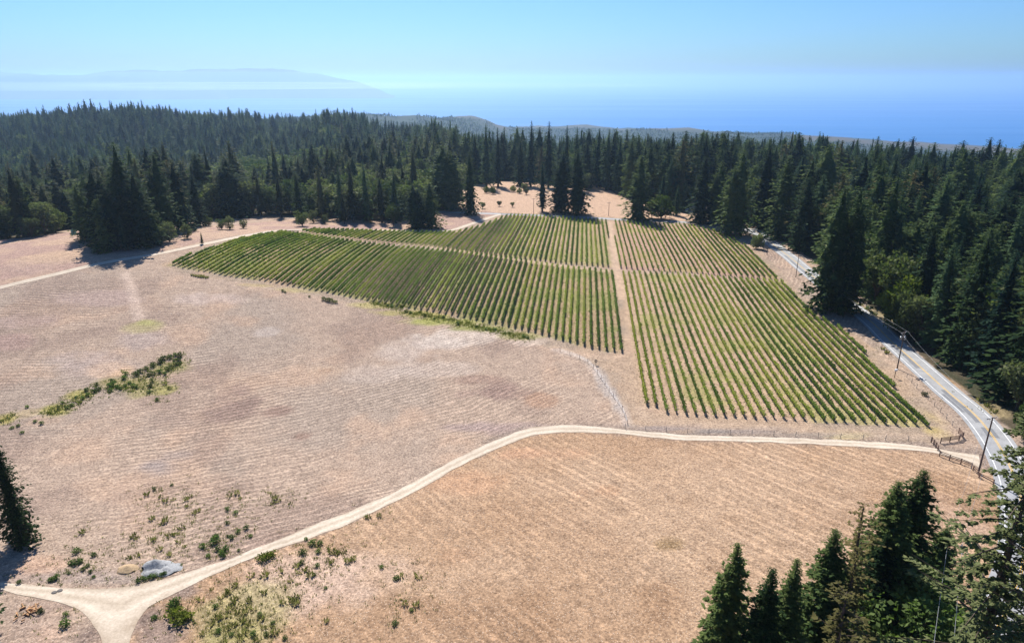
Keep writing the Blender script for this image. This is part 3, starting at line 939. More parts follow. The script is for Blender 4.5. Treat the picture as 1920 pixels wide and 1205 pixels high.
def vine_row(u, t0, t1, block, n_lab, mat, label, wid=.62, top=1.95, dens=13.0, gap=0.0):
    ln = t1 - t0
    r = np.random.default_rng(int(abs(u * 100)) + len(block) * 1000)
    P = lambda t, du=0.0: ROW_DIR[None, :] * np.asarray(t)[:, None] + ROW_PERP[None, :] * (u + np.asarray(du))[:, None]
    mid = np.array(P([0.5 * (t0 + t1)], np.zeros(1))[0])
    z0 = float(zfun(mid[0], mid[1]))
    root = empty('vine_row', (mid[0], mid[1], z0))
    org = np.array((mid[0], mid[1], z0))
    # foliage: a lumpy hedge core and loose leaf sprays over it
    ns = max(3, int(ln / .8))
    t = np.linspace(t0, t1, ns + 1)
    hh = top + (fbm(t / 1.6, t * 0 + u, 3, 2) - .5) * .55; ww = wid * (.72 + .6 * fbm(t / 1.3, t * 0 + u, 8, 2))
    gapm = fbm(t / 3.0, t * 0 + u * 1.7, 14, 2)
    thin = 1 - gap * smooth(.62, .74, gapm)
    hh = .75 + (hh - .75) * thin; ww = ww * (.25 + .75 * thin)
    taper = np.ones(len(t)); taper[0] = taper[-1] = .5
    prof = [(-.30, .72), (-.42, 1.15), (-.20, .97), (.20, 1.0), (.42, 1.15), (.30, .72)]
    V = []
    for k, (a, b) in enumerate(prof):
        du = a * ww * taper
        zz_ = np.full(len(t), b) if b > 1.05 or b < .9 else hh * (.93 if k == 2 else .95)
        zz_ = np.minimum(zz_, hh * .95)
        q = P(t, du)
        V.append(np.column_stack([q, zfun(q[:, 0], q[:, 1]) + zz_]))
    V = np.array(V)
    nc = len(prof)
    ii = np.arange(nc * len(t)).reshape(nc, len(t))
    core_f = [np.stack([ii[:-1, :-1], ii[1:, :-1], ii[1:, 1:], ii[:-1, 1:]], -1).reshape(-1, 4),
              np.array([[ii[k, 0] for k in (0, 1, 4, 5)], [ii[k, -1] for k in (5, 4, 1, 0)]])]
    core_v = V.reshape(-1, 3)
    nl = int(ln * dens)
    tl = r.uniform(t0 - .1, t1 + .1, nl)
    th = np.interp(tl, t, thin)
    keep = r.random(nl) < .25 + .75 * th
    tl = tl[keep]; nl = len(tl)
    hl = np.interp(tl, t, hh); wl_ = np.interp(tl, t, ww)
    fz = r.random(nl) ** .65
    zl = .62 + (hl - .62) * fz
    du = r.normal(0, .33, nl) * wl_ * (1.15 - .35 * fz)
    q = P(tl, du)
    cc = np.column_stack([q, zfun(q[:, 0], q[:, 1]) + zl])
    d = unit(np.column_stack([r.normal(0, 1, nl) + ROW_PERP[0] * du * 3, r.normal(0, 1, nl) + ROW_PERP[1] * du * 3, r.normal(.25, .75, nl)]))
    s = unit(np.cross(d, unit(r.normal(0, 1, (nl, 3)))))
    lv, lf = rhombi(cc, d, s, r.uniform(.26, .52, nl), r.uniform(.22, .40, nl))
    v = np.vstack([core_v, lv]) - org
    me = np_mesh('foliage', v, core_f + [lf + len(core_v)])
    make_obj('foliage', me, mat, root)
    # vine stems below the foliage
    sb = MB()
    ts = np.arange(t0 + .6, t1, STEM_STEP * 1.0)
    q = P(ts, r.normal(0, .03, len(ts)))
    zs = zfun(q[:, 0], q[:, 1])
    for (a, b), z_ in zip(q, zs):
        x_, y_, w_ = a - org[0], b - org[1], z_ - org[2]
        k = .035
        sb.add([(x_ - k, y_ - k, w_ - .05), (x_ + k, y_ - k, w_ - .05), (x_, y_ + k, w_ - .05), (x_ - k * .7, y_ - k * .7, w_ + .9), (x_ + k * .7, y_ - k * .7, w_ + .9), (x_, y_ + k * .7, w_ + .9)],
               [(0, 1, 4, 3), (1, 2, 5, 4), (2, 0, 3, 5)])
    so = make_obj('vine_stems', sb.mesh('vine_stems'), M['vine_wood'], root)
    so['kind'] = 'stuff'
    for tt in (t0 - .35, t1 + .35):
        q = P([tt], np.zeros(1))[0]
        make_obj('end_post', post_me, None, root, (q[0] - org[0], q[1] - org[1], float(zfun(q[0], q[1])) - org[2]))
    tag(root, label, 'vine row', 'vine rows of the ' + block)
    return root


lane_u = float(np.array(g(1164, 600)[:2]) @ ROW_PERP)
n_rows = {}
for key, words, side in (('lower_left', 'lower left block', -1), ('upper_left', 'upper left block', -1), ('upper_right', 'upper right block', 1), ('lower_right', 'lower right block', 1)):
    poly = BLOCKS[key]
    us = np.array(poly) @ ROW_PERP
    if side < 0: seq = np.arange(us.max() - .5, us.min(), -ROW_STEP)
    elif key == 'lower_right':
        u0 = 0.5 * float(np.array(g(1168, 516)[:2]) @ ROW_PERP + np.array(g(1212, 762)[:2]) @ ROW_PERP)
        seq = np.arange(u0 + .1, us.max(), ROW_STEP)
    else: seq = np.arange(us.min() + .5, us.max(), ROW_STEP)
    k = 0
    rows = []
    for u in seq:
        for (a, b) in clip_line(poly, u):
            if key == 'lower_right' and abs(u - seq[0]) < ROW_STEP * 1.5:     # the outer rows run the whole length of the block
                a, b = float(np.array(g(1212, 764)[:2]) @ ROW_DIR), float(np.array(g(1168, 513)[:2]) @ ROW_DIR)
            if b - a > 5: rows.append((u, a, b))
    n_rows[key] = len(rows)
    for u, a, b in rows:
        k += 1
        mat = M['vine']
        kw = dict(wid=.74, top=1.75, dens=15, gap=.4)
        lab = f'{ordinal(k)} trellised vine row from the central dirt lane, {words} of the vineyard'
        if key == 'lower_right':
            kw = dict(wid=.66, top=1.55, dens=17, gap=.5)
            if k <= 2:
                mat = M['vine_light']; kw = dict(wid=.68, top=1.8, dens=15)
                lab = ('bright yellow-green vine row right beside the central dirt lane, lower right block', 'bright yellow-green vine row second from the central dirt lane, lower right block')[k - 1]
        elif key == 'upper_right':
            kw = dict(wid=.52, top=1.55, dens=11, gap=.6)
        elif key == 'upper_left':
            kw = dict(wid=.66, top=1.7, dens=12, gap=.35)
        jit = rng.normal(0, .25, 2)
        vine_row(u, a + .6 + jit[0], b - .6 + jit[1], words, k, mat, lab, **kw)
print('VINE ROWS', n_rows)

# ------------------------------------------------------------------ tree shapes
def conifer(name, seed, H=30.0, R=4.6, nb=120, npt=6, nfr=3, spray=1.25, mat='redwood', bare=.06, power=.85, droop=.25, lobes=.25, sparse=0.0, tops=1, round_top=.0, limb=True, jit=.03, core=.56):
    """trunk mesh and crown mesh of a conifer, base at the origin"""
    r = np.random.default_rng(seed)
    stems = [(0.0, 0.0, 1.0)]
    for k in range(tops - 1):
        a = r.uniform(0, 6.28); stems.append((math.cos(a) * R * r.uniform(.25, .45), math.sin(a) * R * r.uniform(.25, .45), r.uniform(.78, .97)))
    tb = MB()
    cv, cf, base = [], [], 0
    for (ox, oy, hf) in stems:
        Hs = H * hf
        lean = r.normal(0, .012, 2) * Hs
        path = lambda t: np.stack([ox + lean[0] * t, oy + lean[1] * t, Hs * t], -1)
        tr = .014 * H + .12
        ts = np.linspace(0, .97, 9)
        pts = path(ts)
        pts[0, 2] -= .8
        tb.tube(pts, [tr * (1 - t) ** .9 + .03 + (tr * .35 if k == 0 else 0) for k, t in enumerate(ts)], 7)
        n = int(nb * (1 if tops == 1 else 1.25 / tops))
        t = bare + (1 - bare) * ((np.arange(n) + r.random(n)) / n) ** .88
        t = np.clip(t, 0, .985)
        az = np.arange(n) * 2.39996 + r.normal(0, .5, n)
        lob = 1 + lobes * np.sin(az * 2 + r.uniform(0, 6) + t * 7) + r.normal(0, .16, n)
        tier = np.sin(t * H * 2 * np.pi / (H * .075) + r.uniform(0, 6) + .8 * np.sin(az))
        lower = (.62 + .38 * smooth(bare, bare + .22, t)) * (1 + .13 * tier)
        prof = ((1 - t) ** power + round_top * (1 - t) ** .3 * t) * lower
        Lb = R * prof * np.clip(lob, .45, 1.6) + .08
        if sparse:
            Lb *= np.where(r.random(n) < sparse, r.uniform(.15, .5, n), 1.0)
        rise = .55 * (t - .45) - droop * (1 - t) + r.normal(0, .1, n)
        o = path(t)
        dh = np.stack([np.cos(az), np.sin(az), rise], -1)
        # limbs
        if limb:
            for k in range(0, n, 2 if jit > .02 else 1):
                e = o[k] + dh[k] * Lb[k] * (.8 if jit > .02 else .97)
                tb.tube([o[k], o[k] + dh[k] * Lb[k] * .45 + np.array((0, 0, .04)), e - np.array((0, 0, Lb[k] * .05))], [.02 + .012 * Lb[k], .015 + .006 * Lb[k], .012], 3, False)
        fr = np.linspace(.04, 1.0, npt) ** .75
        c = []; d = []; s = []; ln = []; wd = []
        for j, f in enumerate(fr):
            sag = -(.10 + .12 * droop) * (f ** 2)
            pc = o + dh * (Lb * f)[:, None] + np.stack([0 * Lb, 0 * Lb, sag * Lb], -1) + r.normal(0, .05 + jit * R, (n, 3)) * np.array((1, 1, .7))
            for q in range(nfr):
                side = (q - (nfr - 1) / 2) / max(1, (nfr - 1) / 2) * .95
                a2 = az + side * (1.15 - .5 * f) + r.normal(0, .3, n)
                el = rise * .5 - .16 + r.normal(0, .22, n)
                dd = np.stack([np.cos(a2) * np.cos(el), np.sin(a2) * np.cos(el), np.sin(el)], -1)
                ss = unit(np.cross(dd, np.array((0, 0, 1.0))))
                roll = r.normal(0, .32, n)
                up = np.cross(ss, dd)
                ss = ss * np.cos(roll)[:, None] + up * np.sin(roll)[:, None]
                k = spray * (.42 + .72 * (1 - t)) * np.minimum(1, .22 + Lb / (spray * 1.8)) * r.uniform(.7, 1.35, n)
                c.append(pc); d.append(dd); s.append(ss); ln.append(k); wd.append(k * r.uniform(.38, .62, n))
        # leader
        nl = 12 + npt
        tz = r.uniform(.86, .985, nl)
        a2 = r.uniform(0, 6.28, nl)
        c.append(path(tz)); dd = unit(np.stack([np.cos(a2), np.sin(a2), r.uniform(.9, 3.0, nl)], -1)); d.append(dd)
        s.append(unit(np.cross(dd, unit(r.normal(0, 1, (nl, 3)))))); k = spray * r.uniform(.25, .5, nl) * (1 + 6 * (.99 - tz)); ln.append(k); wd.append(k * .42)
        v, f = rhombi(np.concatenate(c), np.concatenate(d), np.concatenate(s), np.concatenate(ln), np.concatenate(wd))
        cv.append(v); cf.append(f + base); base += len(v)
        if core:
            # dense inner foliage: a jagged closed mantle well inside the sprays
            nr, na = 16, 9
            tt = np.linspace(bare + .03, .955, nr)
            lo_ = .62 + .38 * smooth(bare, bare + .22, tt)
            rr_ = R * ((1 - tt) ** power + round_top * (1 - tt) ** .3 * tt) * lo_ * core
            rr_ = rr_ * np.where(np.arange(nr) % 2 == 0, 1.15, .72) * (1 - .7 * smooth(.7, 1.0, tt))
            A2 = np.linspace(0, 2 * np.pi, na, endpoint=False)
            rr2 = rr_[:, None] * r.uniform(.7, 1.25, (nr, na))
            pc = path(tt)
            vv = np.stack([pc[:, 0:1] + rr2 * np.cos(A2), pc[:, 1:2] + rr2 * np.sin(A2), pc[:, 2:3] + r.normal(0, .012 * H, (nr, na)) - np.where(np.arange(nr) % 2 == 0, .018 * H, 0)[:, None]], -1).reshape(-1, 3)
            ii = np.arange(nr * na).reshape(nr, na); jj = np.roll(ii, -1, 1)
            q = np.stack([ii[:-1], jj[:-1], jj[1:], ii[1:]], -1).reshape(-1, 4)
            cv.append(vv); cf.append(q + base); base += len(vv)
    tm = tb.mesh(name + '_trunk'); tm.materials.append(M['bark'])
    cm = np_mesh(name + '_crown', np.concatenate(cv), np.concatenate(cf)); cm.materials.append(M[mat])
    return dict(trunk=tm, crown=cm, H=H, R=R, mat=mat)


def broadleaf(name, seed, H=10.0, R=5.0, nblob=12, nleaf=170, leaf=.8, mat='oak', trunk_h=.12, flat=.9):
    r = np.random.default_rng(seed)
    tb = MB()
    th = H * trunk_h
    tb.tube([(0, 0, -.5), (r.normal(0, .1), r.normal(0, .1), th)], [.045 * R + .12, .035 * R + .08], 7)
    C_, D_, S_, L_, W_ = [], [], [], [], []
    zc = th + (H - th) * .5
    for k in range(nblob):
        a = k * 2.39996 + r.normal(0, .3); f = math.sqrt((k + .5) / nblob) * .72
        hz = r.uniform(-.62, .62) * (1 - f * f * .5)
        b = np.array((math.cos(a) * R * f, math.sin(a) * R * f, zc + hz * (H - th) * .62))
        br = R * r.uniform(.30, .46)
        tb.tube([(0, 0, th * .8), (b * .5 + np.array((0, 0, th * .45))), b], [.03 * R + .05, .02 * R + .03, .02], 4, False)
        n = nleaf
        nrm = unit(r.normal(0, 1, (n, 3)) + np.array((0, 0, .25)))
        rad = br * r.uniform(.55, 1.08, n) ** .6
        pos = b + nrm * rad[:, None] * np.array((1, 1, flat))
        d = unit(nrm * .5 + r.normal(0, .7, (n, 3)))
        C_.append(pos); D_.append(d); S_.append(unit(np.cross(d, unit(r.normal(0, 1, (n, 3)))))); ln = leaf * r.uniform(.6, 1.3, n); L_.append(ln); W_.append(ln * r.uniform(.5, .8, n))
    v, f = rhombi(np.concatenate(C_), np.concatenate(D_), np.concatenate(S_), np.concatenate(L_), np.concatenate(W_))
    v[:, 2] = np.maximum(v[:, 2], .05)
    tm = tb.mesh(name + '_trunk'); tm.materials.append(M['bark'])
    cm = np_mesh(name + '_crown', v, f); cm.materials.append(M[mat])
    return dict(trunk=tm, crown=cm, H=H, R=R, mat=mat)


def tuft(name, seed, h=.9, R=.6, n=70, mat='weed', upright=1.0):
    """a weed or rush clump: blades from the base"""
    r = np.random.default_rng(seed)
    a = r.uniform(0, 6.28, n); q = R * np.sqrt(r.random(n)) * .6
    c = np.stack([np.cos(a) * q, np.sin(a) * q, np.full(n, -.03)], -1)
    d = unit(np.stack([np.cos(a) * .5 + r.normal(0, .3, n), np.sin(a) * .5 + r.normal(0, .3, n), np.full(n, upright)], -1))
    ln = h * r.uniform(.5, 1.15, n)
    v, f = rhombi(c, d, unit(np.cross(d, unit(r.normal(0, 1, (n, 3))))), ln, ln * .16 + .05)
    me = np_mesh(name, v, f); me.materials.append(M[mat])
    return me


def bush_mesh(name, seed, R=1.0, H=1.2, n=300, leaf=.28, mat='bush'):
    r = np.random.default_rng(seed)
    C_ = []; N_ = []
    for k in range(6):
        a = k * 1.2 + r.normal(0, .4); f = r.uniform(.1, .6)
        b = np.array((math.cos(a) * R * f, math.sin(a) * R * f, H * r.uniform(.25, .6)))
        nn = unit(r.normal(0, 1, (n // 6, 3)) + np.array((0, 0, .3)))
        C_.append(b + nn * (R * .5 * r.uniform(.5, 1.1, len(nn)) ** .6)[:, None] * np.array((1, 1, .85 * H / R))); N_.append(nn)
    c = np.concatenate(C_); nn = np.concatenate(N_)
    c[:, 2] = np.maximum(c[:, 2], .0)
    d = unit(nn * .5 + r.normal(0, .6, c.shape) + np.array((0, 0, .2)))
    ln = leaf * r.uniform(.6, 1.4, len(c))
    v, f = rhombi(c, d, unit(np.cross(d, unit(r.normal(0, 1, c.shape)))), ln, ln * r.uniform(.5, .8, len(c)))
    v[:, 2] = np.maximum(v[:, 2], -.05)
    me = np_mesh(name, v, f); me.materials.append(M[mat])
    return me


KINDS = {
    'redwood_a': conifer('redwood_a', 1, 36, 6.2, 210, 6, 3, 1.55, 'redwood', .05, .64, .35, .22, 0, 1, .12),
    'redwood_b': conifer('redwood_b', 2, 36, 6.6, 220, 6, 3, 1.55, 'redwood', .08, .60, .30, .28, 0, 2, .10),
    'redwood_c': conifer('redwood_c', 3, 36, 7.2, 240, 6, 3, 1.55, 'redwood', .04, .46, .25, .30, 0, 3, .22),
    'fir_a': conifer('fir_a', 4, 32, 4.6, 180, 6, 3, 1.3, 'fir', .06, .78, .15, .18),
    'fir_b': conifer('fir_b', 5, 32, 5.2, 180, 6, 3, 1.35, 'fir', .10, .70, .20, .25, .12),
    'fir_c': conifer('fir_c', 6, 32, 4.0, 170, 6, 3, 1.2, 'fir', .05, .85, .10, .2),
    'pine_a': conifer('pine_a', 7, 26, 4.6, 110, 5, 3, 1.45, 'pine', .16, .60, .05, .35, .25, 1, .2),
    'pine_b': conifer('pine_b', 8, 26, 4.0, 120, 5, 3, 1.35, 'pine', .12, .70, .10, .35, .2),
    'cypress': conifer('cypress', 9, 28, 3.0, 170, 5, 3, 1.2, 'redwood', .03, .55, -.2, .15, 0, 1, .25),
    'brown': conifer('brown', 10, 26, 4.2, 120, 5, 3, 1.3, 'dry', .12, .62, .10, .35, .25),
    'oak_a': broadleaf('oak_a', 11, 12, 6, 15, 170, .85, 'oak'),
    'oak_b': broadleaf('oak_b', 12, 12, 5.2, 14, 170, .8, 'olive'),
    'oak_c': broadleaf('oak_c', 13, 15, 6, 18, 170, .85, 'oak', .2, 1.1),
    'sapling': broadleaf('sapling', 15, 8, 2.8, 12, 120, .5, 'olive', .06, 1.2),
    'sapling_b': broadleaf('sapling_b', 16, 8, 3.2, 12, 120, .5, 'oak', .08, 1.1),
    'lime_tree': broadleaf('lime_tree', 14, 9, 4.6, 12, 160, .7, 'lime'),
}
FAR = {
    'f1': conifer('far_redwood', 31, 34, 6.4, 80, 4, 2, 2.7, 'redwood', .05, .66, .3, .25, 0, 1, .12, False),
    'f2': conifer('far_fir', 32, 32, 5.0, 76, 4, 2, 2.4, 'fir', .05, .78, .2, .2, 0, 1, 0, False),
    'f3': conifer('far_pine', 33, 28, 5.0, 50, 4, 2, 2.8, 'pine', .1, .65, .1, .35, .15, 1, .1, False),
    'f4': broadleaf('far_oak', 34, 13, 6.2, 10, 45, 1.9, 'oak'),
    'f5': conifer('far_cluster', 35, 34, 7.2, 90, 4, 2, 2.7, 'redwood', .05, .62, .3, .25, 0, 2, .12, False),
}


def plant_tree(name, kind, base, h, width=1.0, label=None, cat='tree', group=None, rz=None):
    k = kind if isinstance(kind, dict) else KINDS[kind]
    s = h / k['H']
    t = empty(name, tuple(base), rng.uniform(0, 6.28) if rz is None else rz, (s * width, s * width, s))
    make_obj('trunk', k['trunk'], None, t)
    make_obj('crown', k['crown'], None, t)
    tag(t, label, cat, group)
    return t

# ------------------------------------------------------------------ named trees of the photograph: base pixel, top pixel row, shape, width
HERO = []


RS_GROUP = 'conifers along the east side of the road'


def hero(px, py, ptop, kind, width, label, name='conifer_tree', cat='tree', group=None):
    b = g(px, py)
    h = top_height(b, ptop)
    if name == 'conifer_tree' and kind[:3] == 'red' and group != RS_GROUP: width *= 1.22
    t = plant_tree(name, kind, b - np.array((0, 0, .2)), h, width, label, cat, group)
    k = KINDS[kind] if isinstance(kind, str) else kind
    HERO.append((b[0], b[1], b[2], h, k['R'] * h / k['H'] * width))
    return t


CL = 'redwood clump left of the vines'
for a in [(163, 450, 345, 'redwood_b', 1.0, 'leftmost conifer of the dark clump that shades the dirt path'),
          (192, 458, 318, 'redwood_c', .95, 'bushy dark conifer in the clump shading the dirt path, second from its left edge'),
          (252, 455, 264, 'redwood_b', .85, 'tallest dark conifer of the clump shading the dirt path, round topped'),
          (222, 466, 350, 'redwood_c', 1.0, 'broad shaded conifer at the front of the clump by the dirt path'),
          (236, 470, 402, 'fir_b', 1.0, 'small grey-green conifer at the foot of the dark clump'),
          (270, 462, 318, 'redwood_a', 1.1, 'dark conifer on the right side of the clump shading the dirt path'),
          (200, 470, 372, 'redwood_a', 1.2, 'low dark conifer at the front left of the clump by the dirt path'),
          (283, 458, 352, 'redwood_b', .9, 'low dark conifer closing the clump towards the vineyard'),
          (312, 440, 284, 'redwood_b', .9, 'tall dark conifer just right of the clump, behind the roadside saplings'),
          (343, 432, 300, 'redwood_a', 1.0, 'tall olive-tipped conifer behind the saplings, second right of the clump'),
          (372, 424, 325, 'redwood_a', .9, 'pointed conifer behind the saplings, third right of the clump')]:
    hero(*a, group=CL)
hero(563, 412, 322, 'cypress', 1.2, 'slim black-green spire among paler trees at the wood edge')
LINE = 'conifers along the wood edge behind the upper left vines'
for i, a in enumerate([(605, 412, 305, 'pine_b', .9), (640, 415, 310, 'fir_c', 1.0), (664, 416, 305, 'pine_b', .9), (690, 416, 300, 'fir_c', 1.0), (716, 417, 330, 'pine_a', .9), (741, 418, 312, 'fir_c', 1.0), (528, 408, 330, 'pine_a', .9), (490, 405, 322, 'pine_b', 1.1)]):
    hero(*a, ['tall slender conifer in front of the wood, left of the black-green spire' if a[0] < 560 else 'slender pointed conifer in the edge row between the black-green spire and the broad tree'][0], group=LINE)
hero(780, 428, 346, 'redwood_c', 1.15, 'broad bushy conifer at the bend of the dirt path, left half of the pair')
hero(808, 427, 340, 'redwood_a', 1.25, 'broad bushy conifer at the bend of the dirt path, right half of the pair')
hero(882, 402, 284, 'redwood_a', .72, 'lone tall dark conifer at the lane junction, narrow and ragged')
hero(1017, 397, 302, 'fir_b', .85, 'grey-green conifer with a bare lower trunk beside the lane and orchard')
hero(1052, 399, 282, 'redwood_b', .95, 'massive dark conifer by the lane, left of the joined pair')
hero(1083, 401, 278, 'redwood_b', .95, 'massive dark conifer by the lane, right of the joined pair')
hero(1195, 412, 290, 'redwood_a', 1.15, 'broad pyramid-shaped conifer standing alone right of the meadow pole')
hero(1268, 404, 345, 'fir_a', 1.0, 'short pointed conifer beside the hidden white car')
hero(1240, 396, 322, 'fir_b', .9, 'slim conifer behind the lime-green tree by the lane')
JN = 'tall conifers at the road junction'
for a in [(1312, 418, 292, 'redwood_a', 1.0, 'first tall conifer of the row at the road junction, next to the lane'),
          (1345, 418, 300, 'redwood_b', .9, 'second tall conifer of the row at the road junction, trunk visible'),
          (1380, 440, 280, 'redwood_b', .9, 'tallest broad conifer at the road junction, low branches near the vines'),
          (1425, 428, 272, 'redwood_a', .9, 'conifer across the road from the round green shrub'),
          (1462, 447, 290, 'redwood_a', 1.0, 'olive-tinted conifer across the road, just left of the great roadside pair'),
          (1500, 470, 330, 'redwood_a', 1.05, 'olive-tinted conifer rising from the road bank behind the great roadside pair')]:
    hero(*a, group=JN)
hero(1543, 582, 345, 'redwood_b', .80, 'great bushy conifer between vines and road, left of the roadside pair')
hero(1570, 578, 350, 'redwood_c', .70, 'great dark conifer between vines and road, right of the roadside pair')
BK = 'dark trees behind the far meadow'
BKX = [912, 934, 995, 1028, 1061, 1080, 1119, 1136, 1158, 1180, 975, 1100, 1215]
for i, a in enumerate([(912, 352, 230, 'fir_b', .8), (934, 350, 238, 'fir_a', .8), (995, 350, 225, 'fir_a', .8), (1028, 352, 226, 'fir_b', .8), (1061, 356, 233, 'fir_a', .8), (1080, 356, 238, 'fir_b', .8), (1119, 352, 239, 'fir_a', .8), (1136, 356, 240, 'fir_b', .85), (1158, 362, 252, 'fir_a', .9), (1180, 370, 258, 'redwood_a', .8),
                       (975, 348, 262, 'redwood_a', .8), (1100, 352, 262, 'redwood_a', .8), (1215, 380, 268, 'redwood_a', .85)]):
    hero(*a, {True: 'leftmost dark conifer', False: ordinal(1 + sorted(BKX).index(a[0])) + ' dark conifer from the left'}[a[0] == min(BKX)] + ' in the stand behind the far meadow', group=BK)
RS = 'conifers along the east side of the road'
for a in [(1748, 655, 452, 'fir_a', 1.1, 'dense conifer on the road bank right of the pale oak'),
          (1798, 685, 440, 'redwood_a', .95, 'olive layered conifer on the road bank opposite the transformer pole'),
          (1845, 714, 470, 'fir_a', 1.1, 'dense dark conifer on the road bank above the long tar patch'),
          (1978, 725, 420, 'redwood_b', .85, 'tall layered conifer on the road bank near the pale round oak'),
          (1716, 618, 420, 'redwood_a', .9, 'tall conifer above the pale oak on the road bank'),
          (1925, 690, 380, 'redwood_a', .9, 'tall conifer at the right edge behind the pale round oak'),
          (1640, 560, 330, 'redwood_a', .9, 'tall dark conifer behind the pale oak and the great roadside pair')]:
    hero(*a, group=RS)
# broad-leaved trees
hero(1641, 566, 466, 'oak_c', .95, 'pale grey-green oak on the road bank right of the great conifers', 'oak_tree')
hero(1690, 622, 516, 'lime_tree', .9, 'yellow-green tree on the road bank behind the pale oak', 'broadleaf_tree')
hero(1694, 632, 545, 'oak_a', .85, 'dark oak leaning over the road bend', 'oak_tree')
hero(1730, 645, 548, 'oak_b', .85, 'silvery oak at the road edge left of the dense conifers', 'oak_tree')
hero(1905, 768, 676, 'oak_b', .95, 'pale round oak at the right edge beside the road', 'oak_tree')
hero(1932, 822, 752, 'oak_a', .95, 'blue-green bush-like oak at the right edge below the pale round one', 'oak_tree')
hero(1419, 466, 438, 'oak_a', .9, 'round glossy green shrub by the road at the corner of the vines', 'shrub', 'shrub')
hero(1240, 410, 365, 'lime_tree', 1.1, 'lime-green bushy tree on the lane right of the pyramid conifer', 'broadleaf_tree')
hero(1222, 408, 372, 'oak_b', .9, 'grey-green bushy tree at the lane behind the pyramid conifer', 'oak_tree')
hero(1103, 356, 322, 'oak_b', .9, 'pale oak at the top of the meadow right of the joined conifers', 'oak_tree')
hero(567, 424, 393, 'sapling_b', 1.15, 'dark round sapling standing free in front of the slender conifers', 'oak_tree')
hero(588, 418, 394, 'sapling', 1.2, 'paler sapling right behind the dark round one', 'oak_tree')
hero(609, 420, 402, 'sapling', 1.2, 'small pale sapling right of the two by the path', 'oak_tree')
hero(646, 420, 366, 'pine_a', 1.0, 'dome-shaped tree with a bare trunk before the slender conifers', 'broadleaf_tree')
hero(738, 424, 382, 'oak_c', .8, 'bluish sapling at the wood edge left of the broad conifer pair', 'oak_tree')
SAP = 'saplings between the dirt path and the wood'
for i, (px, py, pt, k) in enumerate([(303, 455, 424, 'sapling'), (318, 453, 416, 'sapling'), (352, 447, 420, 'sapling'), (392, 424, 404, 'sapling_b'), (416, 430, 408, 'sapling_b'), (431, 430, 405, 'sapling'), (457, 428, 410, 'sapling_b'), (379, 458, 434, 'pine_b')]):
    hero(px, py, pt, k, 1.15, ['first', 'second', 'third', 'fourth', 'fifth', 'sixth', 'seventh', 'eighth'][(0, 1, 2, 4, 5, 6, 7, 3)[i]] + ' sapling right of the dark clump along the dirt path', 'sapling', 'tree', SAP)
for i, (px, py, pt, k, lab) in enumerate([(905, 391, 378, 'oak_b', 'olive-like orchard tree nearest the lone conifer'), (936, 387, 376, 'oak_b', 'second orchard tree in the front orchard row'), (961, 388, 378, 'oak_b', 'third orchard tree in the front orchard row'),
                                          (912, 362, 349, 'lime_tree', 'yellowing orchard tree at the left of the rear orchard row'), (924, 364, 350, 'lime_tree', 'yellow-green orchard tree, second in the rear orchard row'), (962, 360, 347, 'lime_tree', 'bright lime orchard tree below the pale building'),
                                          (974, 363, 352, 'lime_tree', 'small lime orchard tree right of the bright one'), (987, 365, 352, 'oak_b', 'olive-like tree at the right of the rear orchard row'), (982, 358, 343, 'oak_b', 'grey bushy tree behind the rear orchard row')]):
    hero(px, py, pt, k, 1.0, lab, 'orchard_tree', 'tree', 'orchard trees in the far meadow')
hero(842, 396, 378, 'oak_b', .9, 'small tree at the lane end beside the broad conifer pair', 'oak_tree')
hero(855, 396, 380, 'oak_b', .9, 'small pale tree at the lane end nearest the lone conifer', 'oak_tree')
hero(45, 445, 315, 'pine_a', 1.0, 'brownish pine with a visible trunk at the far left wood edge', 'conifer_tree')
for px, py, pt, k, lab in [(12, 445, 380, 'oak_b', 'grey-green oak at the left frame edge below the brownish pine'), (85, 440, 375, 'oak_b', 'olive-grey oak right of the brownish pine'), (105, 436, 392, 'oak_a', 'low grey oak beside the water tank'), (60, 446, 405, 'oak_b', 'low grey-green oak at the foot of the brownish pine')]:
    hero(px, py, pt, k, 1.0, lab, 'oak_tree')

# near trees at the bottom right and left: world distance ahead, top pixel
NEAR = {
    'n1': conifer('near_conifer_a', 51, 26, 4.2, 420, 9, 4, .62, 'redwood', .04, 1.05, .02, .25, .08, 1, 0, True, .03, .36),
    'n2': conifer('near_conifer_b', 52, 26, 3.6, 400, 8, 4, .60, 'redwood', .04, 1.0, -.08, .2, .08, 1, 0, True, .03, .36),
    'n3': conifer('near_conifer_c', 53, 24, 5.0, 460, 9, 4, .66, 'redwood', .04, .92, .10, .3, .06, 1, 0, True, .03, .36),
    'big': conifer('near_spreading', 54, 34, 9.0, 170, 26, 5, .62, 'spray', .05, .55, .34, .4, .25, 1, 0, True, .012, 0),
    'snag': conifer('near_snag', 55, 30, 2.3, 90, 6, 4, .75, 'dry', .25, .35, .1, .5, .45, 1, .5, True, .02, 0),
    'snag2': conifer('near_snag_b', 56, 24, 2.6, 90, 6, 4, .8, 'dry', .12, .5, .2, .4, .35, 1, .3, True, .02, 0),
    'round': broadleaf('near_round', 57, 8, 4.4, 22, 330, .42, 'bush', .1, .9),
}


def near_tree(px, ptop, fwd, kind, width, label, name='conifer_tree', zoff=0.0):
    d = ray(px, ptop)
    t = fwd / d[1]
    x_, y_ = d[0] * t, fwd
    zt = CAMZ + d[2] * t
    zb = float(zfun(x_, y_))
    plant_tree(name, NEAR[kind], (x_, y_, zb - .2), zt - zb, width, label, 'tree', 'near trees by the road bend')
    HERO.append((x_, y_, zb, zt - zb, 4))


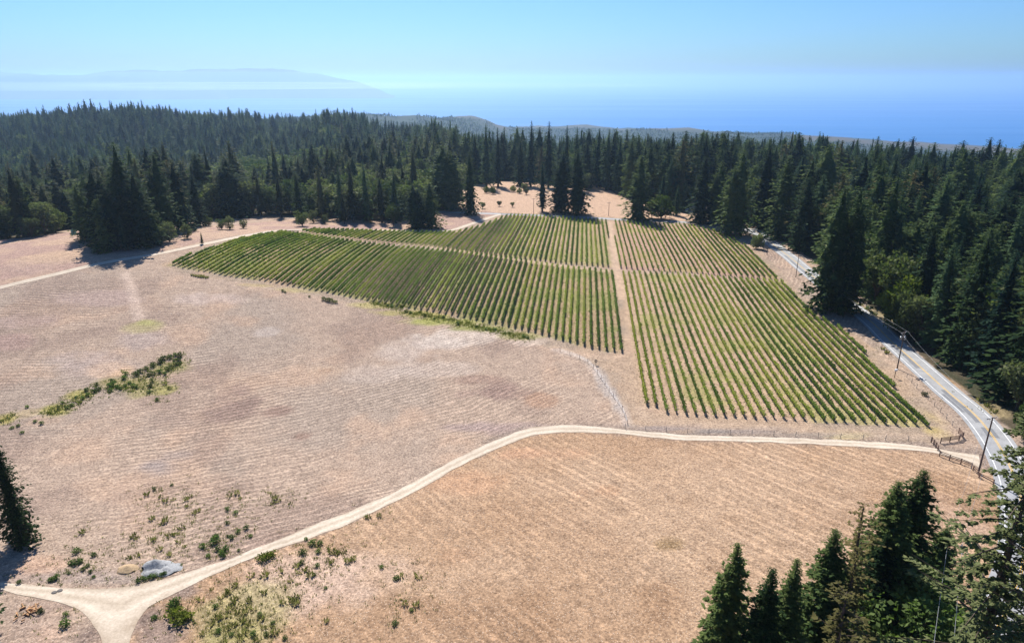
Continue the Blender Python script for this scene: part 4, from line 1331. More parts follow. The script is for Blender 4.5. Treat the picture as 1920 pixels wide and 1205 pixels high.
near_tree(1380, 1014, 74, 'n2', 1.45, 'leftmost pointed conifer of the near group at the bottom edge')
near_tree(1447, 1058, 70, 'n1', 1.25, 'second pointed conifer of the near group, lower than its neighbours')
near_tree(1494, 1040, 72, 'n2', 1.35, 'third slim conifer of the near group at the bottom edge')
near_tree(1574, 992, 76, 'n1', 1.55, 'broad bright green conifer in the middle of the near group')
near_tree(1634, 934, 79, 'snag', 1.2, 'ragged yellowish conifer with a long bare trunk in the near group')
near_tree(1614, 1020, 75, 'snag2', 1.0, 'thin half-bare conifer stem left of the ragged yellowish one')
near_tree(1590, 1105, 66, 'snag2', 1.4, 'sparse yellow-green conifer at the bottom edge below the half-bare stem')
near_tree(1690, 898, 86, 'n3', 1.2, 'left of the two tall dark conifers by the near road bend')
near_tree(1737, 880, 89, 'n3', 1.25, 'right of the two tall dark conifers by the near road bend')
near_tree(1775, 985, 91, 'n3', 1.5, 'lower dark conifer leaning towards the road beside the tall pair')
near_tree(1668, 1000, 83, 'n1', 1.4, 'mid-height conifer filling in left of the tall dark pair')
near_tree(1722, 1105, 78, 'round', 1.25, 'round leafy green tree below the tall dark pair', 'broadleaf_tree')
near_tree(1972, 765, 66, 'big', 1.0, 'spreading olive conifer hanging over the road at the right edge')
near_tree(1992, 940, 60, 'big', .85, 'spreading olive conifer at the bottom right corner')
near_tree(-16, 815, 110, 'n3', .80, 'dark conifer cut by the left edge of the frame')
near_tree(-150, 930, 88, 'n3', 1.0, 'dark conifer outside the left edge whose shadow falls on the track')

# ------------------------------------------------------------------ forest
r_ = np.random.default_rng(99)
cand = []
for r0, r1, sp in ((150, 480, 9.2), (480, 800, 11.0), (800, 1300, 12.5), (1300, 2400, 15.0)):
    gx_ = np.arange(-r1, r1, sp); gy_ = np.arange(40, r1, sp)
    A, B = np.meshgrid(gx_, gy_)
    A = A.ravel() + r_.uniform(-.45, .45, A.size) * sp; B = B.ravel() + r_.uniform(-.45, .45, B.size) * sp
    R = np.hypot(A, B); az = np.degrees(np.arctan2(A, B))
    k = (R >= r0) & (R < r1) & (np.abs(az) < 47)
    cand.append(np.column_stack([A[k], B[k]]))
cand = np.concatenate(cand)
cx, cy2 = cand[:, 0], cand[:, 1]
ok = ~in_poly(cx, cy2, CLEARING) & ~in_poly(cx, cy2, HOLLOW)
ok &= dist_to_line(cx, cy2, road_c[::2]) > 13
ok &= ~((cx > 20) & (cy2 < 150) & (cx < 150))
ok &= (fbm(cx / 26, cy2 / 26, 91, 2) > .30) | (np.hypot(cx, cy2) > 1100)
for (hx, hy, hz, hh_, hr) in HERO:
    ok &= (cx - hx) ** 2 + (cy2 - hy) ** 2 > (max(2.5, .55 * hr)) ** 2
cand = cand[ok]; cx, cy2 = cand[:, 0], cand[:, 1]
cz = zfun(cx, cy2)
R = np.hypot(cx, cy2); AZ = np.degrees(np.arctan2(cx, cy2))
patch = fbm(cx / 70, cy2 / 70, 61, 3)
stand = fbm(cx / 110 + 9, cy2 / 110, 67, 3)
u = r_.random(len(cx))
hgt = 15 + 28 * stand + r_.normal(0, 7.5, len(cx)) + np.where(r_.random(len(cx)) < .1, 7, 0)
hgt = np.where(AZ < -8, hgt - 4 + 2 * smooth(900, 1400, R), hgt)
hgt = np.where((AZ > 14) & (R < 420), hgt + 3, hgt)
kind = np.where(u < .26, 0, np.where(u < .42, 1, np.where(u < .60, 2, np.where(u < .76, 3, np.where(u < .88, 4, 5)))))
west = (AZ < -4)
kind = np.where(west & (u > .55) & (R < 900), np.where(u > .8, 6, 7), kind)
kind = np.where(r_.random(len(cx)) < .05, 9, kind)
p_oak = np.where(west & (R < 950), smooth(.43, .53, patch) * .75, smooth(.52, .62, patch) * .5)
p_oak = np.where(R > 1000, p_oak * .3, p_oak)
is_oak = r_.random(len(cx)) < p_oak
# the sunlit grove of round-headed trees in the dip left of centre
grove = np.exp(-(((AZ + 20.5) / 4.5) ** 4) - ((R - 860) / 130) ** 4)
hgt = hgt - 7 * np.exp(-(((AZ + 20.5) / 5) ** 2) - ((R - 700) / 120) ** 2)
is_oak |= r_.random(len(cx)) < grove * 1.1
kind = np.where(is_oak, np.where(u < .4, 10, np.where(u < .75, 11, 12)), kind)
hgt = np.where(is_oak, 13 + 12 * r_.random(len(cx)), np.clip(hgt, 9, 48))
# thinner, lower trees along the wood edge
KN = list(KINDS)
rad = np.array([KINDS[KN[k]]['R'] / KINDS[KN[k]]['H'] for k in kind]) * hgt
wid = r_.uniform(.92, 1.6, len(cx))

# which trees show most: paint simple silhouettes front to back
bw, bh = 640, 402
buf = np.zeros((bh, bw), bool)
sc_ = bw / 1920.0
order = np.argsort(R)


def paint(x0, y0, z0, h, rd, round_=False):
    u0, v0, dep = project(x0, y0, z0)
    if dep < 1: return 0
    _, v1, _ = project(x0, y0, z0 + h)
    pr = rd * FPX / dep
    u0, v0, v1, pr = u0 * sc_, v0 * sc_, v1 * sc_, pr * sc_
    a, b = max(0, int(v1)), min(bh - 1, int(v0))
    n = 0
    for v in range(a, b + 1):
        f = (v - v1) / max(1e-3, v0 - v1)
        w = pr * (min(1, (.25 + .9 * f)) if not round_ else math.sqrt(max(0, 1 - (2 * f - 1) ** 2)))
        l, r2 = max(0, int(u0 - w)), min(bw, int(u0 + w) + 1)
        if r2 > l:
            s = buf[v, l:r2]
            n += (r2 - l) - int(s.sum()); s[:] = True
    return n


hero_sorted = sorted(HERO, key=lambda q: math.hypot(q[0], q[1]))
hi = 0
seen = np.zeros(len(cx), int)
for i in order:
    if R[i] > 1150: break
    while hi < len(hero_sorted) and math.hypot(*hero_sorted[hi][:2]) < R[i]:
        q = hero_sorted[hi]; paint(q[0], q[1], q[2], q[3], q[4]); hi += 1
    seen[i] = paint(cx[i], cy2[i], cz[i], hgt[i], rad[i] * wid[i], kind[i] >= 10)
con = np.where((kind < 10) & (seen > 3))[0]
con = con[np.argsort(-seen[con])][:215]
oak = np.where((kind >= 10) & (seen > 5))[0]
oak = oak[np.argsort(-seen[oak])][:90]
print('FOREST candidates', len(cx), 'conifers', len(con), 'oaks', len(oak), 'heroes', len(HERO))
LOOK = {0: 'broad dark conifer', 1: 'broad dark conifer', 2: 'broad dark conifer', 3: 'pointed blue-green conifer', 4: 'ragged blue-green conifer', 5: 'slim pointed conifer', 6: 'olive-brown pine', 7: 'thin olive-brown pine', 8: 'slim dark spire', 9: 'brownish dry conifer', 10: 'round green oak', 11: 'pale round oak', 12: 'tall green oak'}


def zone(a, rr_):
    if a > 30: return 'in the wood above the farm gate' if rr_ < 330 else 'far up the right edge wood'
    if a > 25: return 'in the wood above the transformer pole' if rr_ < 380 else 'deep in the right wood'
    if a > 19: return 'behind the great roadside pair' if rr_ < 480 else 'in the wood below the open sea'
    if a > 13: return 'behind the road junction'
    if a > 4: return 'in the wood right of the far meadow'
    if a > -4: return 'in the wood behind the orchard'
    if a > -12: return 'in the wood behind the broad pair'
    if a > -20: return 'in the wood behind the upper left vines'
    if a > -27: return 'behind the path saplings' if rr_ < 560 else 'on the slope below the bay'
    return 'in the wood behind the dark clump' if rr_ < 560 else 'on the rise at the left edge'


solo = set()
groups = {}
for i in list(con) + list(oak):
    groups.setdefault((LOOK[int(kind[i])], zone(AZ[i], R[i])), []).append(int(i))
for (lk, z_), mem in groups.items():
    mem.sort(key=lambda i: AZ[i])
    for n, i in enumerate(mem):
        if len(mem) == 1: lab = f'only {lk} {z_}'
        elif n == 0: lab = f'leftmost {lk} {z_}'
        elif n == len(mem) - 1: lab = f'rightmost {lk} {z_}'
        else: lab = f'{ordinal(n + 1)} {lk} from the left {z_}'
        plant_tree('oak_tree' if kind[i] >= 10 else 'conifer_tree', KN[kind[i]], (cx[i], cy2[i], cz[i] - .3), hgt[i], wid[i], lab, 'tree', f'{lk}s {z_}')
        solo.add(i)

# the rest of the wood and the far wooded hills: nobody could count them
proto_coll = bpy.data.collections.new('forest_shapes')


def proto(nm, k):
    ob = bpy.data.objects.new(nm, k['crown']); proto_coll.objects.link(ob)


PN = []
for j, nm in enumerate(['redwood_a', 'redwood_b', 'redwood_c', 'fir_a', 'fir_b', 'fir_c', 'pine_a', 'pine_b', 'cypress', 'brown', 'oak_a', 'oak_b', 'oak_c']):
    proto(f'shape_{j:02d}', KINDS[nm]); PN.append(KINDS[nm]['H'])
FMAP = {0: 13, 1: 17, 2: 17, 3: 14, 4: 14, 5: 14, 6: 15, 7: 15, 8: 13, 9: 15, 10: 16, 11: 16, 12: 16}
for j, nm in enumerate(['f1', 'f2', 'f3', 'f4', 'f5']):
    proto(f'shape_{13 + j:02d}', FAR[nm]); PN.append(FAR[nm]['H'])


def scatter(name, pts, ki, scl, rz, label, cat):
    me = bpy.data.meshes.new(name)
    me.vertices.add(len(pts)); me.vertices.foreach_set('co', np.asarray(pts, np.float32).ravel())
    for nm, ty, fld, dat in (('ki', 'INT', 'value', ki.astype(np.int32)), ('scl', 'FLOAT_VECTOR', 'vector', scl.astype(np.float32).ravel()), ('rz', 'FLOAT', 'value', rz.astype(np.float32))):
        a = me.attributes.new(nm, ty, 'POINT'); a.data.foreach_set(fld, dat)
    me.update()
    ob = make_obj(name, me)
    ng = bpy.data.node_groups.new(name + '_nodes', 'GeometryNodeTree')
    ng.interface.new_socket('Geometry', in_out='INPUT', socket_type='NodeSocketGeometry')
    ng.interface.new_socket('Geometry', in_out='OUTPUT', socket_type='NodeSocketGeometry')
    N = ng.nodes; K = ng.links
    gi = N.new('NodeGroupInput'); go = N.new('NodeGroupOutput')
    ci = N.new('GeometryNodeCollectionInfo'); ci.inputs['Collection'].default_value = proto_coll
    ci.inputs['Separate Children'].default_value = True; ci.inputs['Reset Children'].default_value = True
    ip = N.new('GeometryNodeInstanceOnPoints'); ip.inputs['Pick Instance'].default_value = True

    def na(nm, ty):
        n = N.new('GeometryNodeInputNamedAttribute'); n.data_type = ty; n.inputs['Name'].default_value = nm
        return n.outputs['Attribute']
    ce = N.new('ShaderNodeCombineXYZ'); K.new(na('rz', 'FLOAT'), ce.inputs[2])
    e2r = N.new('FunctionNodeEulerToRotation'); K.new(ce.outputs[0], e2r.inputs[0])
    K.new(gi.outputs[0], ip.inputs['Points']); K.new(ci.outputs[0], ip.inputs['Instance'])
    K.new(na('ki', 'INT'), ip.inputs['Instance Index']); K.new(e2r.outputs[0], ip.inputs['Rotation']); K.new(na('scl', 'FLOAT_VECTOR'), ip.inputs['Scale'])
    K.new(ip.outputs[0], go.inputs[0])
    md = ob.modifiers.new('scatter', 'NODES'); md.node_group = ng
    tag(ob, label, cat, None, 'stuff')
    return ob


rest = np.array([i for i in range(len(cx)) if i not in solo])
ki = np.array([int(kind[i]) if R[i] < 620 else FMAP[int(kind[i])] for i in rest])
hs = hgt[rest] / np.array([PN[k] for k in ki])
scl = np.stack([hs * wid[rest], hs * wid[rest], hs], 1)
scatter('forest', np.stack([cx[rest], cy2[rest], cz[rest] - .3], 1), ki, scl, r_.uniform(0, 6.28, len(rest)), 'dense dark conifer forest covering the slopes towards the sea', 'forest')
# far hills
sp = 25
A, B = np.meshgrid(np.arange(-5200, 5200, sp), np.arange(1500, 6300, sp))
A = A.ravel() + r_.uniform(-.5, .5, A.size) * sp; B = B.ravel() + r_.uniform(-.5, .5, B.size) * sp
Rf = np.hypot(A, B); azf = np.degrees(np.arctan2(A, B)); zf = zfun(A, B)
gr = np.zeros(len(A))
for (a0, a1, r0, r1) in ((-4.5, -.5, 4600, 5300), (-1, 8, 5450, 6100), (8.5, 16.5, 4750, 5250), (22, 28.2, 4500, 5100), (28, 60, 5050, 6000)):
    gr = np.maximum(gr, smooth(a0 - .8, a0 + .3, azf) * (1 - smooth(a1 - .3, a1 + .8, azf)) * smooth(r0 - 250, r0 + 100, Rf + (fbm(A / 150, B / 150, 83, 3) - .5) * 500))
k = (Rf > 2400) & (Rf < 6300) & (np.abs(azf) < 42) & (zf > -392) & (gr < .5) & (fbm(A / 200, B / 200, 77, 3) > .34)
A, B, zf = A[k], B[k], zf[k]
ki = r_.choice([13, 14, 15, 16, 16, 17], len(A))
hh_ = np.where(ki == 16, r_.uniform(5, 9, len(A)), r_.uniform(8, 17, len(A)))
hs = hh_ / np.array([PN[q] for q in ki])
scatter('coastal_wood', np.stack([A, B, zf - .5], 1), ki, np.stack([hs * 1.5, hs * 1.5, hs], 1), r_.uniform(0, 6.28, len(A)), 'hazy blue woods on the hills above the coast', 'forest')

# ------------------------------------------------------------------ shrubs and weeds
SHR = {
    'green': [bush_mesh('shrub_a', 71, .9, 1.0, 220, .26, 'bush'), bush_mesh('shrub_b', 72, .9, .9, 220, .26, 'bush')],
    'bright': [bush_mesh('shrub_bright', 73, 1.0, 1.0, 260, .28, 'lime')],
    'weed': [tuft('weed_a', 74, 1.1, .8, 34, 'weed'), tuft('weed_b', 75, .9, .9, 34, 'weed')],
    'dark': [bush_mesh('shrub_dark', 76, .9, 1.2, 240, .26, 'oak')],
    'dry': [tuft('dry_a', 77, 1.2, .9, 60, 'weed')],
}


def shrub(px, py, size, typ, label, group):
    b = g(px, py)
    ms = SHR[typ]
    me = ms[rng.integers(len(ms))]
    o = make_obj('weed_clump' if typ in ('weed', 'dry') else 'shrub', me, None, None, tuple(b))
    o.rotation_euler = (0, 0, rng.uniform(0, 6.28))
    s = size * rng.uniform(.7, .9)
    o.scale = (s, s * rng.uniform(.85, 1.15), s * rng.uniform(.85, 1.1))
    tag(o, label, 'weed' if typ in ('weed', 'dry') else 'shrub', group)
    return o


G1 = 'brush strip across the left field'
for (px, py, s) in [(337, 668, 1.3), (335, 676, 1.1), (329, 667, 1.1), (320, 671, 1.3), (307, 674, 1.3), (300, 680, 1.2), (287, 687, 1.4), (275, 693, 1.3), (264, 698, 1.3), (255, 704, 1.4), (330, 684, 1.2), (322, 689, 1.1), (315, 694, 1.3), (309, 702, 1.2), (300, 699, 1.2), (288, 702, 1.2), (279, 704, 1.1),
                    (285, 716, 1.3), (281, 726, 1.1), (281, 735, 1.3), (337, 682, 1.0), (327, 676, .9)]:
    shrub(px, py, s, 'dark' if rng.random() < .7 else 'green', 'dark green shrub in the hooked upper end of the brush strip', G1)
for (px, py, s) in [(233, 709, 1.3), (236, 702, 1.0), (213, 722, 1.4), (206, 726, 1.3), (220, 727, 1.2), (210, 716, 1.2), (235, 724, 1.1), (250, 724, 1.1), (243, 719, 1.0), (207, 733, 1.1), (226, 730, 1.0), (256, 728, .9)]:
    shrub(px, py, s, 'green', 'green shrub in the middle of the brush strip', G1)
for (px, py, s) in [(186, 731, 1.2), (176, 735, 1.1), (165, 742, 1.2), (155, 748, 1.1), (162, 732, 1.0), (181, 722, .8), (135, 760, 1.1), (117, 756, 1.0), (125, 766, .8), (143, 745, .8), (110, 765, .8)]:
    shrub(px, py, s, 'green' if rng.random() < .6 else 'dark', 'small shrub in the thin lower tail of the brush strip', G1)
for (px, py, s) in [(100, 768, 1.0), (92, 775, 1.1), (108, 772, 1.0), (120, 762, .9), (140, 752, .9), (150, 755, .9), (272, 708, 1.0), (262, 712, .9), (270, 728, .9), (318, 728, 1.0), (310, 720, .9), (12, 782, 1.0), (25, 778, .9), (5, 790, .9), (295, 752, .8), (306, 718, .9), (245, 733, .9)]:
    shrub(px, py, s, 'weed', 'yellowish weed clump along the brush strip', G1)
for (px, py) in [(41, 812), (51, 764), (66, 791), (34, 799), (78, 795), (22, 803), (295, 750)]:
    shrub(px, py, .9, 'green', 'isolated low shrub below the tail of the brush strip', 'scattered shrubs left')
for (px, py, s) in [(615, 565, 1.6), (622, 567, 1.5), (608, 563, 1.3), (629, 568, 1.2), (530, 547, .9), (580, 557, .8), (535, 549, .8)]:
    shrub(px, py, s, 'dark', 'dark shrub on the bank below the lower left vines', 'bank shrubs')
for i, px in enumerate(np.linspace(361, 388, 7)):
    shrub(float(px), 517 + i * .7, 1.1, 'dry', 'dry bush in the short hedge below the left tip of the vines', 'dry hedge at the vineyard tip')
G2 = 'green shrubs beside the farm track'
for (px, py, s) in [(426, 956, .8), (441, 962, .9), (426, 982, .8), (462, 991, 1.1), (446, 998, .9), (434, 1010, 1.0), (427, 1006, .7), (402, 1017, 1.5), (405, 1008, 1.0), (381, 1026, 1.0), (415, 1037, 1.2), (422, 1031, 1.2), (408, 1031, 1.0), (391, 1044, .9), (418, 1043, 1.0), (448, 1032, .7), (470, 1006, .7), (289, 918, .9), (322, 910, .6)]:
    shrub(px, py, s, 'green', 'green shrub on the upper verge of the farm track, before the fork', G2)
for (px, py, s) in [(145, 1035, 1.2), (142, 1057, 1.3), (134, 1056, 1.0), (150, 1054, .9), (177, 1042, 1.0), (164, 1062, .9), (156, 1068, .7), (170, 1073, .7), (100, 1087, 1.0), (107, 1084, .9), (94, 1089, .9), (37, 1092, .8), (130, 1075, .6), (176, 1082, .6)]:
    shrub(px, py, s, 'green', 'green shrub on the rough verge above the fork of the track', G2)
for (px, py, s) in [(275, 1086, .9), (284, 1083, 1.0), (291, 1081, .9), (260, 1091, .9), (268, 1086, .8), (309, 1077, 1.0), (303, 1079, .8)]:
    shrub(px, py, s, 'green', 'low shrub at the foot of the grey gravel heap', G2)
for (px, py, s, t, lab) in [(76, 1149, 1.0, 'dark', 'small dark shrub right of the felled wood heap'), (124, 1153, .9, 'green', 'small green shrub left of the fork, above the larger one'), (122, 1174, 1.5, 'green', 'larger low green shrub left of the fork'), (330, 1131, 1.6, 'green', 'leafy green shrub right of the fork, upper of two'), (323, 1138, 1.2, 'green', 'small shrub beside the upper leafy one right of the fork'),
                            (339, 1164, 2.0, 'bright', 'bright lime-green bush right of the fork'), (329, 1152, 1.5, 'bright', 'smaller lime-green bush joined to the bright one'), (350, 1158, 1.3, 'bright', 'lime-green bush on the right flank of the bright one'), (290, 1160, 1.0, 'green', 'sparse shrub on the bare bank right of the fork'), (495, 1049, 1.6, 'bright', 'bright low bush on the lower verge of the track, left piece'), (508, 1043, 1.4, 'bright', 'bright low bush on the lower verge of the track, right piece'),
                            (568, 1038, 1.4, 'green', 'green shrub below the track, largest of a small cluster'), (586, 1020, 1.1, 'green', 'green shrub below the track at the top of a small cluster'), (599, 1021, 1.0, 'green', 'green shrub below the track, right of a small cluster'), (597, 1035, 1.0, 'green', 'green shrub below the track, bottom right of a small cluster'), (574, 1012, .8, 'green', 'little shrub on the track edge above a small cluster')]:
    shrub(px, py, s, t, lab, 'shrubs near the fork' if px < 400 else 'shrubs below the track')
G3 = 'weeds in the foreground stubble'
W = [(355, 932), (350, 938), (325, 937), (304, 983), (310, 978), (285, 973), (257, 1010), (250, 1006), (282, 1013), (290, 1012), (155, 998), (350, 950), (340, 990), (330, 1002), (365, 962), (372, 958), (320, 1005), (300, 1030), (258, 1042), (242, 1046), (318, 1040), (335, 1015), (345, 1025), (275, 928), (302, 932), (310, 940), (520, 940), (545, 945), (512, 945), (445, 925), (450, 935), (430, 930), (515, 935), (505, 925)]
for (px, py) in W:
    shrub(px, py, rng.uniform(.8, 1.3), 'weed', 'olive weed clump in the stubble above the farm track', G3)
W = [(441, 1098), (427, 1113), (431, 1108), (437, 1132), (440, 1125), (467, 1126), (377, 1124), (404, 1139), (414, 1120), (445, 1147), (430, 1142), (420, 1155), (408, 1160), (460, 1148), (475, 1140), (455, 1165), (470, 1170), (440, 1172), (425, 1178), (410, 1185), (435, 1190), (455, 1188), (475, 1190), (395, 1170), (380, 1188), (470, 1080), (487, 1152), (490, 1160), (511, 1168), (514, 1187), (495, 1178), (500, 1190), (534, 1197), (552, 1121), (548, 1128), (555, 1132), (530, 1130), (497, 1080),
     (524, 1071), (594, 1062), (565, 1057), (556, 1062), (576, 1068), (582, 1080), (590, 1078), (565, 1072), (620, 1031), (625, 1036), (632, 1037), (644, 1034), (652, 1053), (660, 1050), (663, 1045), (616, 1056), (716, 1064), (751, 1081), (742, 1085), (784, 1080), (610, 1103), (760, 1132), (771, 1145), (711, 967), (690, 970), (742, 1170), (532, 1102), (495, 1112), (545, 1090), (612, 1165), (780, 1135), (450, 1200), (480, 1203), (420, 1203)]
for (px, py) in W:
    t = 'weed' if rng.random() < .8 else 'green'
    shrub(px, py, rng.uniform(.8, 1.3) * (1 if t == 'weed' else .8), t, 'olive weed clump in the stubble below the farm track' if t == 'weed' else 'small green shrub among the weeds below the farm track', G3)
for (px, py, s, t, lab) in [(1733, 742, 1.0, 'dark', 'dark bush on the fence line beside the road, below the vines'), (1062 + 415, 455, 1.4, 'dark', 'dark low bush on the road bank under the conifers'), (1600, 566, 1.3, 'weed', 'brushy plant on the bank right of the road bend'), (1612, 572, 1.5, 'weed', 'wide brushy plant on the bank right of the road'), (1625, 580, 1.5, 'green', 'green bank shrub below the pale oak, left'), (1638, 592, 1.6, 'green', 'green bank shrub below the pale oak, right'),
                            (1655, 655, 1.0, 'dry', 'dry brush at the road edge left of the transformer pole'), (1662, 662, 1.0, 'dry', 'dry brush at the road edge nearest the transformer pole'), (1850, 762, 1.3, 'weed', 'olive brush on the right road bank below the conifers'), (1862, 772, 1.4, 'weed', 'olive brush on the right road bank beside the pale oak'), (1838, 752, 1.2, 'weed', 'olive brush on the right road bank, upper end')]:
    shrub(px, py, s * 1.2, t, lab, 'roadside brush')
for i, px in enumerate(np.linspace(700, 990, 34)):
    py = np.interp(px, [700, 760, 850, 940, 990], [566, 584, 602, 622, 632]) + rng.normal(0, 2.0)
    shrub(float(px), float(py), rng.uniform(.7, 1.2), 'weed' if rng.random() < .45 else 'bright' if rng.random() < .4 else 'green', 'low green plant in the seam below the lower left vines', 'green seam below the vines')

def undergrowth(name, pts, per, spread, h, mat, label):
    r = np.random.default_rng(len(pts) * 7 + per)
    c = np.repeat(np.array(pts)[:, :2], per, 0)
    c = c + r.normal(0, 1, c.shape) * spread
    keep = ~in_poly(c[:, 0], c[:, 1], TRACK_POLY)
    c = c[keep]
    tufts = np.repeat(c, 7, 0)
    n = len(tufts)
    tufts = tufts + r.normal(0, .22, tufts.shape)
    p3 = np.column_stack([tufts, zfun(tufts[:, 0], tufts[:, 1]) - .03])
    d = unit(np.column_stack([r.normal(0, .45, n), r.normal(0, .45, n), np.full(n, 1.0)]))
    ln = h * r.uniform(.4, 1.2, n)
    v, f = rhombi(p3, d, unit(np.cross(d, unit(r.normal(0, 1, (n, 3))))), ln, ln * .22 + .05)
    o = make_obj(name, np_mesh(name, v, f), M[mat])
    return tag(o, label, 'weeds', None, 'stuff')


_pos = {k: [] for k in ('strip', 'stubble', 'verge', 'seam')}
for ob in list(sc.objects):
    gname = ob.get('group', '')
    if ob.name.startswith(('shrub', 'weed_clump')) and ob.parent is None:
        if gname == G1: _pos['strip'].append(tuple(ob.location))
        elif gname == G3: _pos['stubble'].append(tuple(ob.location))
        elif gname in (G2, 'shrubs near the fork', 'shrubs below the track', 'roadside brush'): _pos['verge'].append(tuple(ob.location))
        elif gname == 'green seam below the vines': _pos['seam'].append(tuple(ob.location))
undergrowth('undergrowth', _pos['strip'], 13, 1.6, .5, 'lime', 'low green growth filling the brush strip across the left field')
undergrowth('weeds', _pos['stubble'] + _pos['verge'], 9, 2.8, .42, 'weed', 'thin olive weeds scattered through the foreground stubble and verges')
undergrowth('seam_grass', _pos['seam'], 40, 1.6, .45, 'lime', 'low green grass in the seam below the lower left vines')

# ------------------------------------------------------------------ utility poles and wires
def cyl(p, q, rad, n=8):
    return MB().tube([p, q], rad, n)


def pole(px, py, ptop, label, arms=1, transformers=0, arm_az=0.0, rad=.15):
    b = g(px, py)
    h = top_height(b, ptop)
    t = empty('utility_pole', tuple(b), arm_az)
    make_obj('shaft', MB().tube([(0, 0, -.5), (0, 0, h)], [rad * 1.15, rad * .75], 10).mesh('shaft'), M['pole_wood'], t)
    for k in range(arms):
        zc = h - .35 - k * 1.3
        arm = make_obj('crossarm', MB().box((0, .18, zc), (2.6, .12, .14)).mesh('crossarm'), M['grey_wood'], t)
        for xx in (-1.2, -.75, .75, 1.2):
            make_obj('insulator', MB().tube([(xx, .18, zc + .07), (xx, .18, zc + .16), (xx, .18, zc + .22), (xx, .18, zc + .27)], [.03, .07, .07, .03], 8).mesh('insulator'), M['porcelain'], arm)
        make_obj('brace', box_beam((-.8, .14, zc - .05), (0, .16, zc - .7), .05, .03).mesh('brace'), M['metal'], t)
        make_obj('brace', box_beam((.8, .14, zc - .05), (0, .16, zc - .7), .05, .03).mesh('brace'), M['metal'], t)
    for k in range(transformers):
        a = (-1, 1, 0)[k]
        cx_ = a * .75; cy_ = .25 if a else -.45
        tr = make_obj('transformer', MB().tube([(cx_, cy_, h - 2.4), (cx_, cy_, h - 2.35), (cx_, cy_, h - 1.45), (cx_, cy_, h - 1.38)], [.25, .32, .32, .2], 12).mesh('transformer'), M['metal'], t)
        make_obj('bushing', MB().tube([(cx_, cy_, h - 1.4), (cx_, cy_, h - 1.1)], [.06, .04], 6).mesh('bushing'), M['porcelain'], tr)
    tag(t, label, 'utility pole', 'utility poles along the road')
    return b, h


P_far = pole(1141, 405, 379, 'utility pole standing in the far meadow behind the vine lane', 1)
P_far2 = pole(1000.5, 402, 372, 'utility pole beside the lane and orchard, left of the grey-green conifer', 1)
P4 = pole(1492, 520, 478, 'utility pole on the road verge left of the great conifers', 1)
P4b = pole(1438, 478, 456, 'short post on the verge by the round shrub', 0, rad=.12)
P1 = pole(1682, 691, 622, 'utility pole with three transformers beside the road', 2, 3, .5, rad=.17)
P2 = pole(1834, 887, 782, 'utility pole at the farm gate, crossarm on top', 1, 0, .3, rad=.17)
P3 = pole(1766, 1120, 1018, 'utility pole in the shade of the near conifers', 2, 0, -.6, rad=.16)
# small post with a box
b = g(1677, 708)
t = tag(empty('meter_post', tuple(b)), 'thin post with a small grey box near the transformer pole', 'post')
make_obj('post', MB().box((0, 0, 1.2), (.14, .14, 2.8)).mesh('post'), M['pole_wood'], t)
make_obj('meter_box', MB().box((0, -.12, 2.5), (.75, .4, .5)).mesh('meter_box'), M['white_paint'], t)


def wire(p, q, sag, label, rad=.018):
    p = np.array(p, float); q = np.array(q, float)
    pts = [p + (q - p) * t - np.array((0, 0, 4 * sag * t * (1 - t))) for t in np.linspace(0, 1, 18)]
    o = make_obj('overhead_wire', MB().tube(pts, rad, 4, False).mesh('overhead_wire'), M['metal'])
    return tag(o, label, 'wire', 'overhead wires')


def head(P, dx, dz=.05):
    return P[0] + np.array((dx, .18, P[1] - .1 + dz))


for k, dx in enumerate((-1.2, 1.2)):
    side = ('left', 'right')[k]
    wire(head(P1, dx), head(P2, dx), 1.3, f'overhead wire from the transformer pole to the gate pole, {side} strand', .014)
    wire(head(P2, dx), head(P3, dx), 1.0, f'overhead wire from the gate pole to the shaded pole, {side} strand', .014)
    wire(head(P4, dx), head(P1, dx), 1.6, f'overhead wire from the verge pole to the transformer pole, {side} strand', .014)
    e = np.array((36 + dx, 42, 27.0))
    wire(head(P3, dx), e, 1.0, f'pale overhead wire running from the shaded pole to the bottom edge, {side} strand', .03)

# ------------------------------------------------------------------ fences
def fence(pts_px, label, n_rails=3, spacing=2.4, hgt_=1.25, mat='rail_wood', post_w=.16, rail_h=.14, cat='fence', name='rail_fence'):
    line = dense(gxy(pts_px), .25)
    s = np.concatenate([[0], np.cumsum(np.linalg.norm(np.diff(line, axis=0), axis=1))])
    n = max(2, int(round(s[-1] / spacing)) + 1)
    ss = np.linspace(0, s[-1], n)
    P = np.column_stack([np.interp(ss, s, line[:, 0]), np.interp(ss, s, line[:, 1])])
    z = zfun(P[:, 0], P[:, 1])
    o0 = np.array((P[0, 0], P[0, 1], z[0]))
    t = empty(name, tuple(o0))
    for k in range(n):
        q = np.array((P[k, 0], P[k, 1], z[k])) - o0
        make_obj('post', MB().box((q[0], q[1], q[2] + hgt_ / 2 - .1), (post_w, post_w, hgt_ + .3)).mesh('post'), M[mat], t)
    for k in range(n - 1):
        a = np.array((P[k, 0], P[k, 1], z[k])) - o0; b_ = np.array((P[k + 1, 0], P[k + 1, 1], z[k + 1])) - o0
        for j in range(n_rails):
            h = hgt_ * (.25 + .75 * (j + .6) / n_rails)
            if name == 'wire_fence':
                make_obj('wire', MB().tube([a + (0, 0, h), b_ + (0, 0, h)], .014, 3, False).mesh('wire'), M['metal'], t)
            else:
                d = (b_ - a) / np.linalg.norm(b_ - a); nrm = np.array((-d[1], d[0], 0)) * (post_w / 2 + .025)
                make_obj('rail', box_beam(a + (0, 0, h) + nrm, b_ + (0, 0, h) + nrm, .05, rail_h).mesh('rail'), M[mat], t)
    return tag(t, label, cat)


